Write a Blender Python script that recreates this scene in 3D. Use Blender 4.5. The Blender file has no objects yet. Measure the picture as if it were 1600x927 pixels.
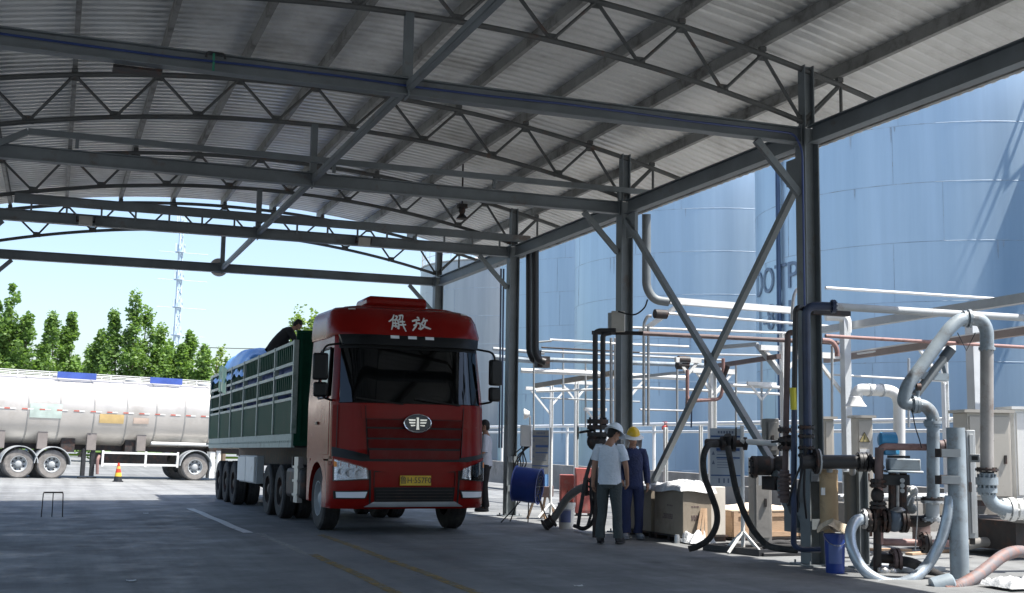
import bpy, math, random
from mathutils import Vector, Matrix, Euler
V = Vector
random.seed(7)
S = bpy.context.scene
COL = S.collection
# ------------------------------------------------------------ camera
FPX, CAMH = 1860.3, 1.5
YAW, PITCH, ROLL = 0.3647, 0.1207, 0.0152
_fw = V((math.sin(YAW)*math.cos(PITCH), math.cos(YAW)*math.cos(PITCH), math.sin(PITCH)))
_r = V((math.cos(YAW), -math.sin(YAW), 0)); _u = _r.cross(_fw)
RT = _r*math.cos(ROLL)+_u*math.sin(ROLL); UP = -_r*math.sin(ROLL)+_u*math.cos(ROLL); FW = _fw
CO = V((0, 0, CAMH))
cd = bpy.data.cameras.new('camera'); cam = bpy.data.objects.new('camera', cd); COL.objects.link(cam)
cd.sensor_width = 36; cd.lens = FPX/1600*36; cd.clip_start = .1; cd.clip_end = 3000
cam.matrix_world = Matrix(((RT.x, UP.x, -FW.x, 0), (RT.y, UP.y, -FW.y, 0), (RT.z, UP.z, -FW.z, CAMH), (0, 0, 0, 1)))
S.camera = cam
# ------------------------------------------------------------ light
SUN = V((.39, -.30, 1)).normalized()
EL = math.asin(SUN.z); AZ = math.atan2(SUN.x, SUN.y)
w = bpy.data.worlds.new('World'); S.world = w; w.use_nodes = True
nt = w.node_tree; bg = nt.nodes['Background']
sk = nt.nodes.new('ShaderNodeTexSky'); sk.sky_type = 'NISHITA'; sk.sun_disc = False
sk.sun_elevation = EL; sk.sun_rotation = AZ; sk.air_density = 1.0; sk.dust_density = 2.0; sk.ozone_density = 1.4
nt.links.new(sk.outputs[0], bg.inputs[0]); bg.inputs[1].default_value = 0.125
sd = bpy.data.lights.new('sun', 'SUN'); sd.energy = 5; sd.angle = math.radians(.53); sd.color = (1, .95, .88)
so = bpy.data.objects.new('sun', sd); COL.objects.link(so)
so.rotation_euler = SUN.to_track_quat('Z', 'Y').to_euler(); so.location = (0, 0, 60)
S.view_settings.view_transform = 'Standard'; S.view_settings.look = 'None'
S.view_settings.exposure = 1.1; S.view_settings.gamma = 1; S.view_settings.use_curve_mapping = False
S.cycles.max_bounces = 8; S.cycles.diffuse_bounces = 4; S.cycles.glossy_bounces = 3
S.cycles.transmission_bounces = 4; S.cycles.transparent_max_bounces = 8
S.cycles.sample_clamp_indirect = 6

# ------------------------------------------------------------ pixel -> point helpers (photo is 1600 x 927)
def ray(u, v): return FW+RT*((u-800)/FPX)-UP*((v-463.5)/FPX)
def P(u, v, d): return CO+ray(u, v)*d
def W(u, v, x=None, y=None, z=None):
    r = ray(u, v); t = x/r.x if x is not None else y/r.y if y is not None else (z-CAMH)/r.z
    return CO+r*t
def px(n, d): return n*d/FPX
def sm(t): t = max(0, min(1, t)); return t*t*(3-2*t)
def g(x, y): return -.012*max(0, min(12, y-18)) - .02*max(-3, min(8, x))*sm((y-36)/6)
def G(u, v):
    p = W(u, v, z=0)
    for _ in range(8): p = W(u, v, z=g(p.x, p.y))
    return p
def gd(u, v): return (G(u, v)-CO).dot(FW)

# ------------------------------------------------------------ materials
MC = {}
def M(name, c, rough=.55, metal=0, var=.18, scale=2.5, bump=0, dirt=None, dscale=1.2, dlo=.52, dhi=.7, stretch=None, spec=.5, coat=0):
    if name in MC: return MC[name]
    m = bpy.data.materials.new(name); m.use_nodes = True; n = m.node_tree.nodes; l = m.node_tree.links
    b = n['Principled BSDF']; b.inputs['Roughness'].default_value = rough; b.inputs['Metallic'].default_value = metal
    b.inputs['Specular IOR Level'].default_value = spec; b.inputs['Coat Weight'].default_value = coat
    tc = n.new('ShaderNodeTexCoord'); mp = n.new('ShaderNodeMapping'); l.new(tc.outputs['Object'], mp.inputs[0])
    if stretch: mp.inputs['Scale'].default_value = stretch
    no = n.new('ShaderNodeTexNoise'); no.inputs['Scale'].default_value = scale; no.inputs['Detail'].default_value = 6; no.inputs['Roughness'].default_value = .62
    l.new(mp.outputs[0], no.inputs[0])
    r = n.new('ShaderNodeValToRGB'); e = r.color_ramp.elements; e[0].position = .3; e[1].position = .72
    e[0].color = tuple(min(1, k*(1-var)) for k in c)+(1,); e[1].color = tuple(min(1, k*(1+var)) for k in c)+(1,)
    l.new(no.outputs[0], r.inputs[0]); out = r.outputs[0]
    if dirt:
        n2 = n.new('ShaderNodeTexNoise'); n2.inputs['Scale'].default_value = dscale; n2.inputs['Detail'].default_value = 8; n2.inputs['Roughness'].default_value = .7
        l.new(mp.outputs[0], n2.inputs[0])
        r2 = n.new('ShaderNodeValToRGB'); r2.color_ramp.elements[0].position = dlo; r2.color_ramp.elements[1].position = dhi
        l.new(n2.outputs[0], r2.inputs[0]); mx = n.new('ShaderNodeMix'); mx.data_type = 'RGBA'
        l.new(r2.outputs[0], mx.inputs[0]); l.new(out, mx.inputs[6]); mx.inputs[7].default_value = tuple(dirt)+(1,); out = mx.outputs[2]
    l.new(out, b.inputs['Base Color'])
    rr = n.new('ShaderNodeMapRange'); rr.inputs[3].default_value = max(0, rough-.1); rr.inputs[4].default_value = min(1, rough+.14)
    l.new(no.outputs[0], rr.inputs[0]); l.new(rr.outputs[0], b.inputs['Roughness'])
    if bump:
        bp = n.new('ShaderNodeBump'); bp.inputs['Strength'].default_value = bump; bp.inputs['Distance'].default_value = .02
        n3 = n.new('ShaderNodeTexNoise'); n3.inputs['Scale'].default_value = scale*6; n3.inputs['Detail'].default_value = 4
        l.new(mp.outputs[0], n3.inputs[0]); l.new(n3.outputs[0], bp.inputs['Height']); l.new(bp.outputs[0], b.inputs['Normal'])
    MC[name] = m; return m
RUST = (.16, .07, .035)
m_steel = M('canopy_steel', (.16, .182, .192), .5, 0, .22, 1.5, dirt=(.12, .085, .065), dscale=2.3, dlo=.58, dhi=.75)
m_truss = M('truss_steel', (.105, .11, .108), .6, .1, .3, 2, dirt=RUST, dscale=3, dlo=.55, dhi=.75)
m_sheet = M('roof_sheet', (.74, .74, .715), .36, .2, .12, .6, dirt=(.38, .37, .34), dscale=.45, dlo=.48, dhi=.75)
m_purlin = M('purlin_steel', (.27, .27, .255), .6, .2, .3, 1.5, dirt=(.07, .06, .055), dscale=2, dlo=.5, dhi=.7)
m_black = M('black_paint', (.02, .021, .024), .45, 0, .3, 4)
m_rubber = M('rubber', (.022, .022, .023), .8, 0, .35, 6, bump=.2, dirt=(.09, .085, .08), dscale=3, dlo=.5, dhi=.8)
m_dark = M('dark_iron', (.035, .032, .032), .6, .3, .4, 8, dirt=(.1, .045, .03), dscale=6, dlo=.5, dhi=.7)
m_white = M('white_paint', (.68, .69, .68), .45, 0, .08, 3, dirt=(.35, .30, .25), dscale=3, dlo=.58, dhi=.8)
m_lgrey = M('light_grey_paint', (.36, .385, .40), .5, 0, .15, 3, dirt=(.2, .15, .11), dscale=3, dlo=.6, dhi=.78)
m_galv = M('galvanised', (.42, .43, .44), .38, .75, .2, 9)
m_pink = M('red_primer_pipe', (.30, .18, .165), .55, 0, .25, 5, dirt=(.13, .06, .045), dscale=5, dlo=.5, dhi=.7)
m_brown = M('brown_pipe', (.125, .088, .085), .6, 0, .3, 5)
m_bluep = M('blue_black_pipe', (.025, .04, .085), .35, 0, .3, 5)
m_armp = M('grey_arm_paint', (.24, .29, .33), .45, 0, .2, 4, dirt=(.13, .11, .095), dscale=5, dlo=.52, dhi=.72)
m_conc = M('old_concrete', (.26, .25, .235), .9, 0, .25, 1.2, bump=.3, dirt=(.14, .13, .12), dscale=.8)
m_beige = M('cabinet_beige', (.42, .40, .36), .5, 0, .08, 2, dirt=(.3, .27, .23), dscale=2, dlo=.58, dhi=.8)
m_cardb = M('weathered_carton', (.26, .225, .18), .85, 0, .16, 2.2, bump=.15, dirt=(.2, .16, .12), dscale=2)
m_wood = M('crate_wood', (.42, .29, .19), .8, 0, .25, 3, bump=.2, stretch=(1, 1, 9), dirt=(.25, .16, .1), dscale=3)
m_bluepl = M('blue_plastic', (.014, .045, .24), .35, 0, .2, 3)
m_film = M('white_plastic_film', (.55, .57, .59), .3, 0, .12, 7, bump=.5)
m_chrome = M('chrome', (.75, .77, .8), .12, 1, .05, 3)

# ------------------------------------------------------------ mesh builder
def frame(d, up=V((0, 0, 1))):
    d = d.normalized()
    if abs(d.dot(up)) > .99: up = V((0, 1, 0)) if abs(d.y) < .9 else V((1, 0, 0))
    a = d.cross(up).normalized(); return a, a.cross(d).normalized()
def bend(pts, r, n=6):
    pts = [V(p) for p in pts]; out = [pts[0]]
    for i in range(1, len(pts)-1):
        a, b, c = pts[i-1], pts[i], pts[i+1]; k = min(r, (a-b).length*.48, (c-b).length*.48)
        p0 = b+(a-b).normalized()*k; p1 = b+(c-b).normalized()*k
        for j in range(n+1):
            t = j/n; out.append(p0*(1-t)**2+b*2*t*(1-t)+p1*t*t)
    out.append(pts[-1]); return out
def spline(pts, n=8):
    pts = [V(p) for p in pts]; q = [pts[0]*2-pts[1]]+pts+[pts[-1]*2-pts[-2]]; out = []
    for i in range(1, len(q)-2):
        a, b, c, d = q[i-1:i+3]
        for j in range(n):
            t = j/n; out.append(.5*((b*2)+(c-a)*t+(a*2-b*5+c*4-d)*t*t+(b*3-a-c*3+d)*t**3))
    out.append(pts[-1]); return out
ORG = {}
class MB:
    def __init__(s): s.v = []; s.f = []; s.m = []; s.k = 0
    def add(s, vs, fs):
        o = len(s.v); s.v += [V(p) for p in vs]; s.f += [[i+o for i in f] for f in fs]; s.m += [s.k]*len(fs); return s
    def box(s, x, y, z, sx, sy, sz, R=None, T=None):
        vs = [V((i*sx/2, j*sy/2, k*sz/2)) for i in (-1, 1) for j in (-1, 1) for k in (-1, 1)]
        if R: vs = [R @ p for p in vs]
        return s.add([p+V((x, y, z)) for p in vs], [(0, 1, 3, 2), (4, 6, 7, 5), (0, 4, 5, 1), (2, 3, 7, 6), (0, 2, 6, 4), (1, 5, 7, 3)])
    def b2(s, x0, x1, y0, y1, z0, z1): return s.box((x0+x1)/2, (y0+y1)/2, (z0+z1)/2, x1-x0, y1-y0, z1-z0)
    def bar(s, p0, p1, w, h, up=V((0, 0, 1))):
        p0, p1 = V(p0), V(p1); a, b = frame(p1-p0, up); vs = []
        for p in (p0, p1):
            for i, j in ((-1, -1), (1, -1), (1, 1), (-1, 1)): vs.append(p+a*i*w/2+b*j*h/2)
        return s.add(vs, [(3, 2, 1, 0), (4, 5, 6, 7)]+[(i, (i+1) % 4, (i+1) % 4+4, i+4) for i in range(4)])
    def ib(s, p0, p1, w, h, t=.012, up=V((0, 0, 1))):
        p0, p1 = V(p0), V(p1); a, b = frame(p1-p0, up)
        o = b*(h/2-t/2); s.bar(p0+o, p1+o, w, t, up); s.bar(p0-o, p1-o, w, t, up); return s.bar(p0, p1, t*.9, h-2*t-.001, up)
    def tube(s, path, r, n=10, cap=True):
        path = [V(p) for p in path]; m = len(path); rs = r if isinstance(r, (list, tuple)) else [r]*m
        d = (path[1]-path[0]); a, b = frame(d); vs = []
        for i, p in enumerate(path):
            t = (path[min(i+1, m-1)]-path[max(i-1, 0)])
            if t.length < 1e-9: t = d
            t = t.normalized(); a = (a-t*a.dot(t)).normalized(); b = t.cross(a)
            for k in range(n):
                q = 2*math.pi*k/n; vs.append(p+(a*math.cos(q)+b*math.sin(q))*rs[i])
        fs = [(i*n+k, i*n+(k+1) % n, (i+1)*n+(k+1) % n, (i+1)*n+k) for i in range(m-1) for k in range(n)]
        if cap: fs += [tuple(range(n-1, -1, -1)), tuple((m-1)*n+k for k in range(n))]
        return s.add(vs, fs)
    def cyl(s, p0, p1, r, n=16): return s.tube([p0, p1], r, n)
    def flange(s, c, d, r, t=.03, bolts=0):
        c, d = V(c), V(d).normalized(); s.cyl(c-d*t/2, c+d*t/2, r, 18)
        a, b = frame(d)
        for k in range(bolts):
            q = 2*math.pi*k/bolts; o = c+(a*math.cos(q)+b*math.sin(q))*r*.78; s.cyl(o-d*t*.95, o+d*t*.95, r*.1, 6)
        return s
    def lathe(s, prof, c, axis=V((0, 0, 1)), n=20, arc=1.0, start=0):
        c = V(c); ax = V(axis).normalized(); a, b = frame(ax); vs = []; cl = arc >= 1; nn = n if cl else n+1
        for (r, h) in prof:
            for k in range(nn):
                q = start+2*math.pi*arc*k/n; vs.append(c+ax*h+(a*math.cos(q)+b*math.sin(q))*r)
        return s.add(vs, [(i*nn+k, i*nn+(k+1) % nn, (i+1)*nn+(k+1) % nn, (i+1)*nn+k) for i in range(len(prof)-1) for k in range(n)])
    def ell(s, c, r, n=14, R=None):
        c = V(c); r = (r, r, r) if not isinstance(r, (tuple, list)) else r; vs = []; m = n//2+1
        for i in range(m+1):
            p = math.pi*i/m
            for k in range(n):
                q = 2*math.pi*k/n; o = V((r[0]*math.sin(p)*math.cos(q), r[1]*math.sin(p)*math.sin(q), r[2]*math.cos(p))); vs.append(c+(R @ o if R else o))
        return s.add(vs, [(i*n+k, (i+1)*n+k, (i+1)*n+(k+1) % n, i*n+(k+1) % n) for i in range(m) for k in range(n)])
    def prism(s, poly, off):           # planar polygon of 3D points extruded by a vector
        n = len(poly); off = V(off); vs = [V(p) for p in poly]+[V(p)+off for p in poly]
        return s.add(vs, [tuple(range(n-1, -1, -1)), tuple(range(n, 2*n))]+[(i, (i+1) % n, (i+1) % n+n, i+n) for i in range(n)])
    def grid(s, rows):
        n = len(rows[0]); vs = [p for r in rows for p in r]
        return s.add(vs, [(i*n+k, i*n+k+1, (i+1)*n+k+1, (i+1)*n+k) for i in range(len(rows)-1) for k in range(n-1)])
    def xf(s, mat): s.v = [mat @ p for p in s.v]; return s
    def build(s, name, mat, parent=None, smooth=True, bevel=0, origin=None, ang=35):
        if parent is not None: o = ORG.get(parent.name, V((0, 0, 0)))
        elif origin is not None: o = V(origin)
        else:
            xs = [p.x for p in s.v]; ys = [p.y for p in s.v]; zs = [p.z for p in s.v]
            o = V(((min(xs)+max(xs))/2, (min(ys)+max(ys))/2, min(zs)))
        me = bpy.data.meshes.new(name); me.from_pydata([tuple(p-o) for p in s.v], [], s.f)
        for mm in (mat if isinstance(mat, (list, tuple)) else [mat]): me.materials.append(mm)
        if any(s.m): me.polygons.foreach_set('material_index', s.m)
        if smooth:
            me.polygons.foreach_set('use_smooth', [True]*len(me.polygons)); me.set_sharp_from_angle(angle=math.radians(ang))
        me.update(); ob = bpy.data.objects.new(name, me); COL.objects.link(ob)
        if parent is not None: ob.parent = parent; ORG[ob.name] = o
        else: ob.location = o; ORG[ob.name] = o
        if bevel:
            bm = ob.modifiers.new('bevel', 'BEVEL'); bm.width = bevel; bm.segments = 2; bm.limit_method = 'ANGLE'
        return ob
def thing(name, label, cat, loc=(0, 0, 0), rz=0, group=None, local=False, tilt=0):
    o = bpy.data.objects.new(name, None); COL.objects.link(o); o.location = loc; o.rotation_euler = (tilt, 0, rz); o.empty_display_size = .2
    ORG[o.name] = V((0, 0, 0)) if local else V(loc)
    return tag(o, label, cat, group)
def tag(o, label=None, cat=None, group=None, kind=None):
    if label: o['label'] = label
    if cat: o['category'] = cat
    if group: o['group'] = group
    if kind: o['kind'] = kind
    return o
def dup(o, parent=None, loc=None, rz=None, label=None):
    c = o.copy(); COL.objects.link(c); ORG[c.name] = ORG.get(o.name, V((0, 0, 0)))
    if parent is not None: c.parent = parent
    if loc is not None: c.location = loc
    if rz is not None: c.rotation_euler = (c.rotation_euler[0], 0, rz)
    if label: c['label'] = label
    for ch in list(o.children): dup(ch, c)
    return c
def tmesh(s, size, ext=.004):
    cu = bpy.data.curves.new('t', 'FONT'); cu.body = s; cu.size = size; cu.extrude = ext; cu.align_x = 'CENTER'; cu.align_y = 'CENTER'; cu.resolution_u = 3
    ob = bpy.data.objects.new('t', cu); COL.objects.link(ob); bpy.context.view_layer.update()
    me = bpy.data.meshes.new_from_object(ob.evaluated_get(bpy.context.evaluated_depsgraph_get()))
    r = ([v.co.copy() for v in me.vertices], [tuple(p.vertices) for p in me.polygons])
    bpy.data.objects.remove(ob); bpy.data.curves.remove(cu); bpy.data.meshes.remove(me); return r

# ------------------------------------------------------------ ground
xs = [-600, -200, -60, -20, -8]+[-6+i for i in range(0, 22)]+[20, 30, 60, 200, 600]
ys = [-300, -60, -10, 0, 8, 14, 18, 20, 22, 24, 26, 28, 30, 33, 36, 37, 38, 39, 40, 41, 42, 46, 60, 90, 150, 400, 1500]
mg = bpy.data.materials.new('concrete_ground'); mg.use_nodes = True; n = mg.node_tree.nodes; l = mg.node_tree.links; b = n['Principled BSDF']
tc = n.new('ShaderNodeTexCoord')
def nz(sc, det, rg, src=None):
    t = n.new('ShaderNodeTexNoise'); t.inputs['Scale'].default_value = sc; t.inputs['Detail'].default_value = det; t.inputs['Roughness'].default_value = rg
    l.new(src or tc.outputs['Object'], t.inputs[0]); return t.outputs[0]
def rp(src, p0, c0, p1, c1):
    r = n.new('ShaderNodeValToRGB'); e = r.color_ramp.elements; e[0].position, e[1].position = p0, p1; e[0].color = c0+(1,); e[1].color = c1+(1,); l.new(src, r.inputs[0]); return r.outputs[0]
def mixc(f, a, bb, mode='MIX'):
    m = n.new('ShaderNodeMix'); m.data_type = 'RGBA'; m.blend_type = mode
    if hasattr(f, 'links'): l.new(f, m.inputs[0])
    else: m.inputs[0].default_value = f
    for k, s_ in ((6, a), (7, bb)):
        if hasattr(s_, 'links'): l.new(s_, m.inputs[k])
        else: m.inputs[k].default_value = s_+(1,)
    return m.outputs[2]
mp = n.new('ShaderNodeMapping'); mp.inputs['Scale'].default_value = (.35, 1, 1); l.new(tc.outputs['Object'], mp.inputs[0])
c1 = rp(nz(.5, 8, .6, mp.outputs[0]), .3, (.158, .165, .168), .72, (.275, .287, .29))
c2 = rp(nz(.16, 5, .6), .42, (.55, .55, .55), .62, (1, 1, 1)); c = mixc(.38, c1, c2, 'MULTIPLY')
c3 = rp(nz(2.6, 9, .75), .38, (.62, .62, .62), .55, (1, 1, 1)); c = mixc(.3, c, c3, 'MULTIPLY')
mp2 = n.new('ShaderNodeMapping'); mp2.inputs['Scale'].default_value = (1.6, .06, 1); l.new(tc.outputs['Object'], mp2.inputs[0])
c = mixc(.6, c, rp(nz(1.0, 7, .6, mp2.outputs[0]), .40, (.62, .62, .63), .56, (1, 1, 1)), 'MULTIPLY')
c = mixc(.8, c, rp(nz(.9, 2, .4), .70, (1, 1, 1), .76, (.45, .44, .43)), 'MULTIPLY')
br = n.new('ShaderNodeTexBrick'); br.offset = 0; br.inputs['Scale'].default_value = 1; br.inputs['Brick Width'].default_value = 40; br.inputs['Row Height'].default_value = 5.4
br.inputs['Mortar Size'].default_value = .012; br.inputs['Mortar Smooth'].default_value = .3; br.inputs['Color1'].default_value = (1, 1, 1, 1); br.inputs['Color2'].default_value = (.9, .9, .9, 1); br.inputs['Mortar'].default_value = (.3, .3, .3, 1)
mb_ = n.new('ShaderNodeMapping'); mb_.inputs['Location'].default_value = (13, 1.1, 0); l.new(tc.outputs['Object'], mb_.inputs[0]); l.new(mb_.outputs[0], br.inputs[0]); c = mixc(.34, c, br.outputs[0], 'MULTIPLY')
cr = rp(nz(7, 3, .5), .66, (1, 1, 1), .72, (.4, .38, .36)); c = mixc(.5, c, cr, 'MULTIPLY')
l.new(c, b.inputs['Base Color']); b.inputs['Roughness'].default_value = .78
l.new(rp(nz(1.2, 6, .7), .35, (.5, .5, .5), .65, (.92, .92, .92)), b.inputs['Roughness'])
bp = n.new('ShaderNodeBump'); bp.inputs['Strength'].default_value = .35; bp.inputs['Distance'].default_value = .01; l.new(nz(22, 6, .7), bp.inputs['Height']); l.new(bp.outputs[0], b.inputs['Normal'])
tag(MB().grid([[V((x, y, g(x, y))) for x in xs] for y in ys]).build('ground', mg, origin=(0, 0, 0)), kind='structure')
def marking(name, x0, w, y0, y1, col, lo):
    m = bpy.data.materials.new(name+'_paint'); m.use_nodes = True; n = m.node_tree.nodes; l = m.node_tree.links; b = n['Principled BSDF']
    b.inputs['Base Color'].default_value = col+(1,); b.inputs['Roughness'].default_value = .8
    tc = n.new('ShaderNodeTexCoord'); no = n.new('ShaderNodeTexNoise'); no.inputs['Scale'].default_value = 5; no.inputs['Detail'].default_value = 9; no.inputs['Roughness'].default_value = .8
    l.new(tc.outputs['Object'], no.inputs[0]); r = n.new('ShaderNodeValToRGB'); r.color_ramp.elements[0].position = lo; r.color_ramp.elements[1].position = lo+.22
    l.new(no.outputs[0], r.inputs[0]); l.new(r.outputs[0], b.inputs['Alpha'])
    k = 24; yy = [y0+(y1-y0)*i/k for i in range(k+1)]
    tag(MB().grid([[V((x0+dx+.012*math.sin(y*2), y, g(x0, y)+.004)) for dx in (-w/2, w/2)] for y in yy]).build(name, m, origin=(x0, y0, 0)), kind='structure')
marking('lane_line', 3.0, .16, 19.5, 27.9, (.72, .73, .73), .22)
marking('lane_line', 3.14, .12, 15.5, 19.5, (.5, .5, .46), .44)
marking('yellow_lane_line', 3.25, .13, 6, 15.6, (.33, .23, .07), .39)
marking('yellow_lane_line', 4.02, .13, 6, 18.8, (.33, .23, .07), .39)

# ------------------------------------------------------------ canopy
XC, XR, XL, BAY = 9.08, 3.61, -1.86, 5.39
YF = [29.13-BAY*i for i in range(9)]
def ztop(x): return 7.06-.0207*(x-XR)**2
def zbot(x): return 6.43-.0236*(x-XR)**2
def zsh(x): return 7.33-.0207*(x-XR)**2
YG, YN = 29.75, -15  # roof extended unseen behind the camera to block fill light and deepen the shade
cn = thing('canopy', 'open steel canopy with an arched corrugated roof over the truck lane', 'canopy', (XR, 15, 0))
XE0, XE1 = XL-2.0, XC+2.0
N = 30; pitch = .21; rows = []; y = YN
while y < YG:
    for dy, dz in ((0, 0), (.085, 0), (.105, .024), (.19, .024)):
        rows.append([V((XE0+(XE1-XE0)*i/N, y+dy, zsh(XE0+(XE1-XE0)*i/N)+dz)) for i in range(N+1)])
    y += pitch
MB().grid(rows).build('roof_sheet', m_sheet, cn, ang=20)
nodes = [XR+1.2*k for k in range(-6, 7)]
for x in nodes:
    if XE0 < x < XE1:
        m = MB(); z = ztop(x)+.04
        m.b2(x-.035, x+.035, YN, YG-.02, z+.06, z+.068); m.b2(x-.035, x-.027, YN, YG-.02, z+.069, z+.219); m.b2(x-.035, x+.035, YN, YG-.02, z+.22, z+.226)
        m.b2(x+.028, x+.035, YN, YG-.02, z+.069, z+.09)
        m.build('purlin', m_purlin, cn)
for i, y in enumerate(YF):
    m = MB()
    xx = [XL-1.2+(XC-XL+2.4)*k/40 for k in range(41)]; m.tube([(x, y, ztop(x)) for x in xx], .04, 8)
    xb = [XL+(XC-XL)*k/34 for k in range(35)]; m.tube([(x, y, zbot(x)) for x in xb], .037, 8)
    for k in range(-5, 5):
        a, b_ = XR+1.2*k, XR+1.2*(k+1); c_ = (a+b_)/2
        if c_ < XL or c_ > XC: continue
        if a >= XL-.6: m.tube([(a, y, ztop(a)), (c_, y, zbot(c_))], .024, 6)
        if b_ <= XC+.6: m.tube([(c_, y, zbot(c_)), (b_, y, ztop(b_))], .024, 6)
        m.box(c_, y, zbot(c_)+.03, .16, .012, .12); m.box(a, y, ztop(a)-.03, .16, .012, .12)
    for x in (XC+.55, XL-.55):
        m.tube([(x, y, 5.64), (x, y, ztop(x))], .024, 6); m.tube([(x, y, ztop(x)), (x-.55*(1 if x > XR else -1), y, 5.76)], .022, 6)
    for x in nodes:
        if XE0+.3 < x < XE1-.3 and XL-1.2 < x < XC+1.2: m.box(x, y, ztop(x)+.065, .09, .06, .06)
    m.build('arch_truss', m_truss, cn)
    m = MB(); m.ib((XL+.13, y, 5.54), (XC-.13, y, 5.54), .15, .21, .014)
    for x in (XL+.14, XR, XC-.14): m.box(x, y, 5.54, .014, .17, .26)
    m.build('tie_beam', m_steel, cn)
    m = MB(); m.bar((XR, y, 5.65), (XR, y, zbot(XR)), .1, .1, V((0, 1, 0))); m.box(XR, y, 5.656, .2, .16, .012); m.build('hanger', m_steel, cn)
    for x, s in ((XC, 1), (XL, -1)):
        m = MB(); z0 = g(x, y)
        m.ib((x, y, z0+.02), (x, y, 5.66), .22, .22, .016, V((1, 0, 0))); m.box(x, y, z0+.01, .42, .42, .02)
        for dx in (-.16, .16):
            for dy in (-.16, .16): m.cyl((x+dx, y+dy, z0+.02), (x+dx, y+dy, z0+.06), .014, 6)
        for zz in (1.05, .45): m.b2(x-.1, x+.1, y-.131, y-.118, zz, zz+.13)
        m.build('column', m_steel, cn)
        MB().ib((x, y, 5.672), (x, y, 6.5), .15, .15, .014, V((1, 0, 0))).build('column_head', m_steel, cn)
        MB().bar((x-s*.78, y, 5.42), (x-s*.13, y, 4.76), .07, .09).build('knee_brace', m_steel, cn)
for x in (XC, XL):
    for a, b_ in zip(YF[1:], YF[:-1]):
        MB().ib((x, a+.1365, 5.54), (x, b_-.1365, 5.54), .15, .24, .015).build('eave_girder', m_steel, cn)
for a, b_ in zip(YF[1:], YF[:-1]):
    m = MB(); m.bar((XR, a+.08, 5.50), (XR, b_-.08, 5.50), .07, .014); m.bar((XR-.031, a+.08, 5.555), (XR-.031, b_-.08, 5.55), .010, .07); m.bar((XR+.031, a+.08, 5.555), (XR+.031, b_-.08, 5.55), .010, .07); m.build('ridge_tie', m_steel, cn)
# cross bracing in the column line
bz = lambda y0, z0, y1, z1, o: MB().bar((XC+o, y0, z0), (XC+o, y1, z1), .085, .085, V((1, 0, 0))).build('cross_brace', m_steel, cn)
bz(18.22, 5.32, 13.1, .62, -.04); bz(13.1, 5.18, 18.2, .12, .08)
for b_ in ((13.1, 13.55, .38, .95), (17.9, 18.22, 5.0, 5.4), (13.1, 13.4, 4.95, 5.3)): MB().b2(XC-.03, XC+.03, *b_).build('gusset', m_steel, cn)
# upper rails by two of the beams
y = YF[2]-.16; m = MB(); m.bar((-.57, y, 5.83), (9.5, y, 5.83), .06, .09); m.bar((-.57, y, 5.83), (-1.5, y, 5.3), .06, .09)
for x in (XR+.3, .1, 8.9, 6.6): m.bar((x, y, 5.65), (x, y, 5.79), .05, .05, V((0, 1, 0)))
m.build('upper_rail', m_steel, cn)
y = YF[1]-.16; m = MB(); m.bar((-.9, y, 5.82), (9.4, y, 5.82), .06, .15); m.bar((-.9, y+.1, 5.93), (9.4, y+.1, 5.90), .04, .04)
k = -.6
while k < 9.2: m.bar((k, y, 5.58), (k, y, 5.90), .035, .035, V((0, 1, 0))); k += .62
m.build('upper_rail', m_steel, cn)
# junction boxes and fittings on the beams
for (u, v, lab) in ((134, 345, 'small pale floodlight on the far beam, left of the two'), (569, 378, 'small pale floodlight on the far beam, right of the two')):
    p = W(u, v, y=YF[1]-.19); t = thing('floodlight', lab, 'floodlight', p, group='floodlights on the far beam')
    MB().box(p.x, p.y, p.z, .24, .09, .17).build('housing', m_beige, t, bevel=.01)
    MB().bar(p+V((-.16, .02, .09)), p+V((-.16, .09, -.02)), .02, .03).bar(p+V((.16, .02, .09)), p+V((.16, .09, -.02)), .02, .03).box(p.x, p.y+.07, p.z, .34, .02, .04).build('bracket', m_dark, t)
p = W(722, 330, y=YF[1]-1.5); t = thing('horn_speaker', 'dark horn shaped lamp hung under the roof right of centre', 'loudspeaker', p)
MB().lathe([(0, .08), (.06, .08), (.07, 0), (.045, -.06), (.11, -.14), (.115, -.16), (0, -.14)], p, n=18).build('horn', m_dark, t)
MB().tube([p+V((0, 0, .1)), p+V((0, 0, zsh(p.x)-p.z-.03))], .018, 6).box(p.x, p.y, p.z+.1, .18, .14, .08).build('stem', m_dark, t)
p = W(342, 418, y=YF[0]+.13); t = MB(); t.lathe([(0, .03), (.21, .03), (.225, 0), (.21, -.03), (0, -.03)], p, V((0, 1, 0)), n=26)
tag(t.build('round_disc', M('disc_plastic', (.75, .66, .6), .5)), 'round pale disc behind the hanger foot of the farthest beam', 'disc')
p = W(337, 88, y=YF[3]-.08); m = MB(); m.tube(bend([p+V((-.1, 0, -.02)), p+V((-.09, 0, .035)), p+V((.09, 0, .035)), p+V((.1, 0, -.02))], .05), .014, 6); m.build
t = thing('hook', 'small dark hook with a green strap on the nearest beam', 'hook', p)
m.build('hook_bar', m_black, t); MB().bar(p+V((-.02, -.005, .03)), p+V((-.02, -.012, -.17)), .025, .01).build('strap', M('green_strap', (.03, .2, .13), .7), t)
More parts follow.
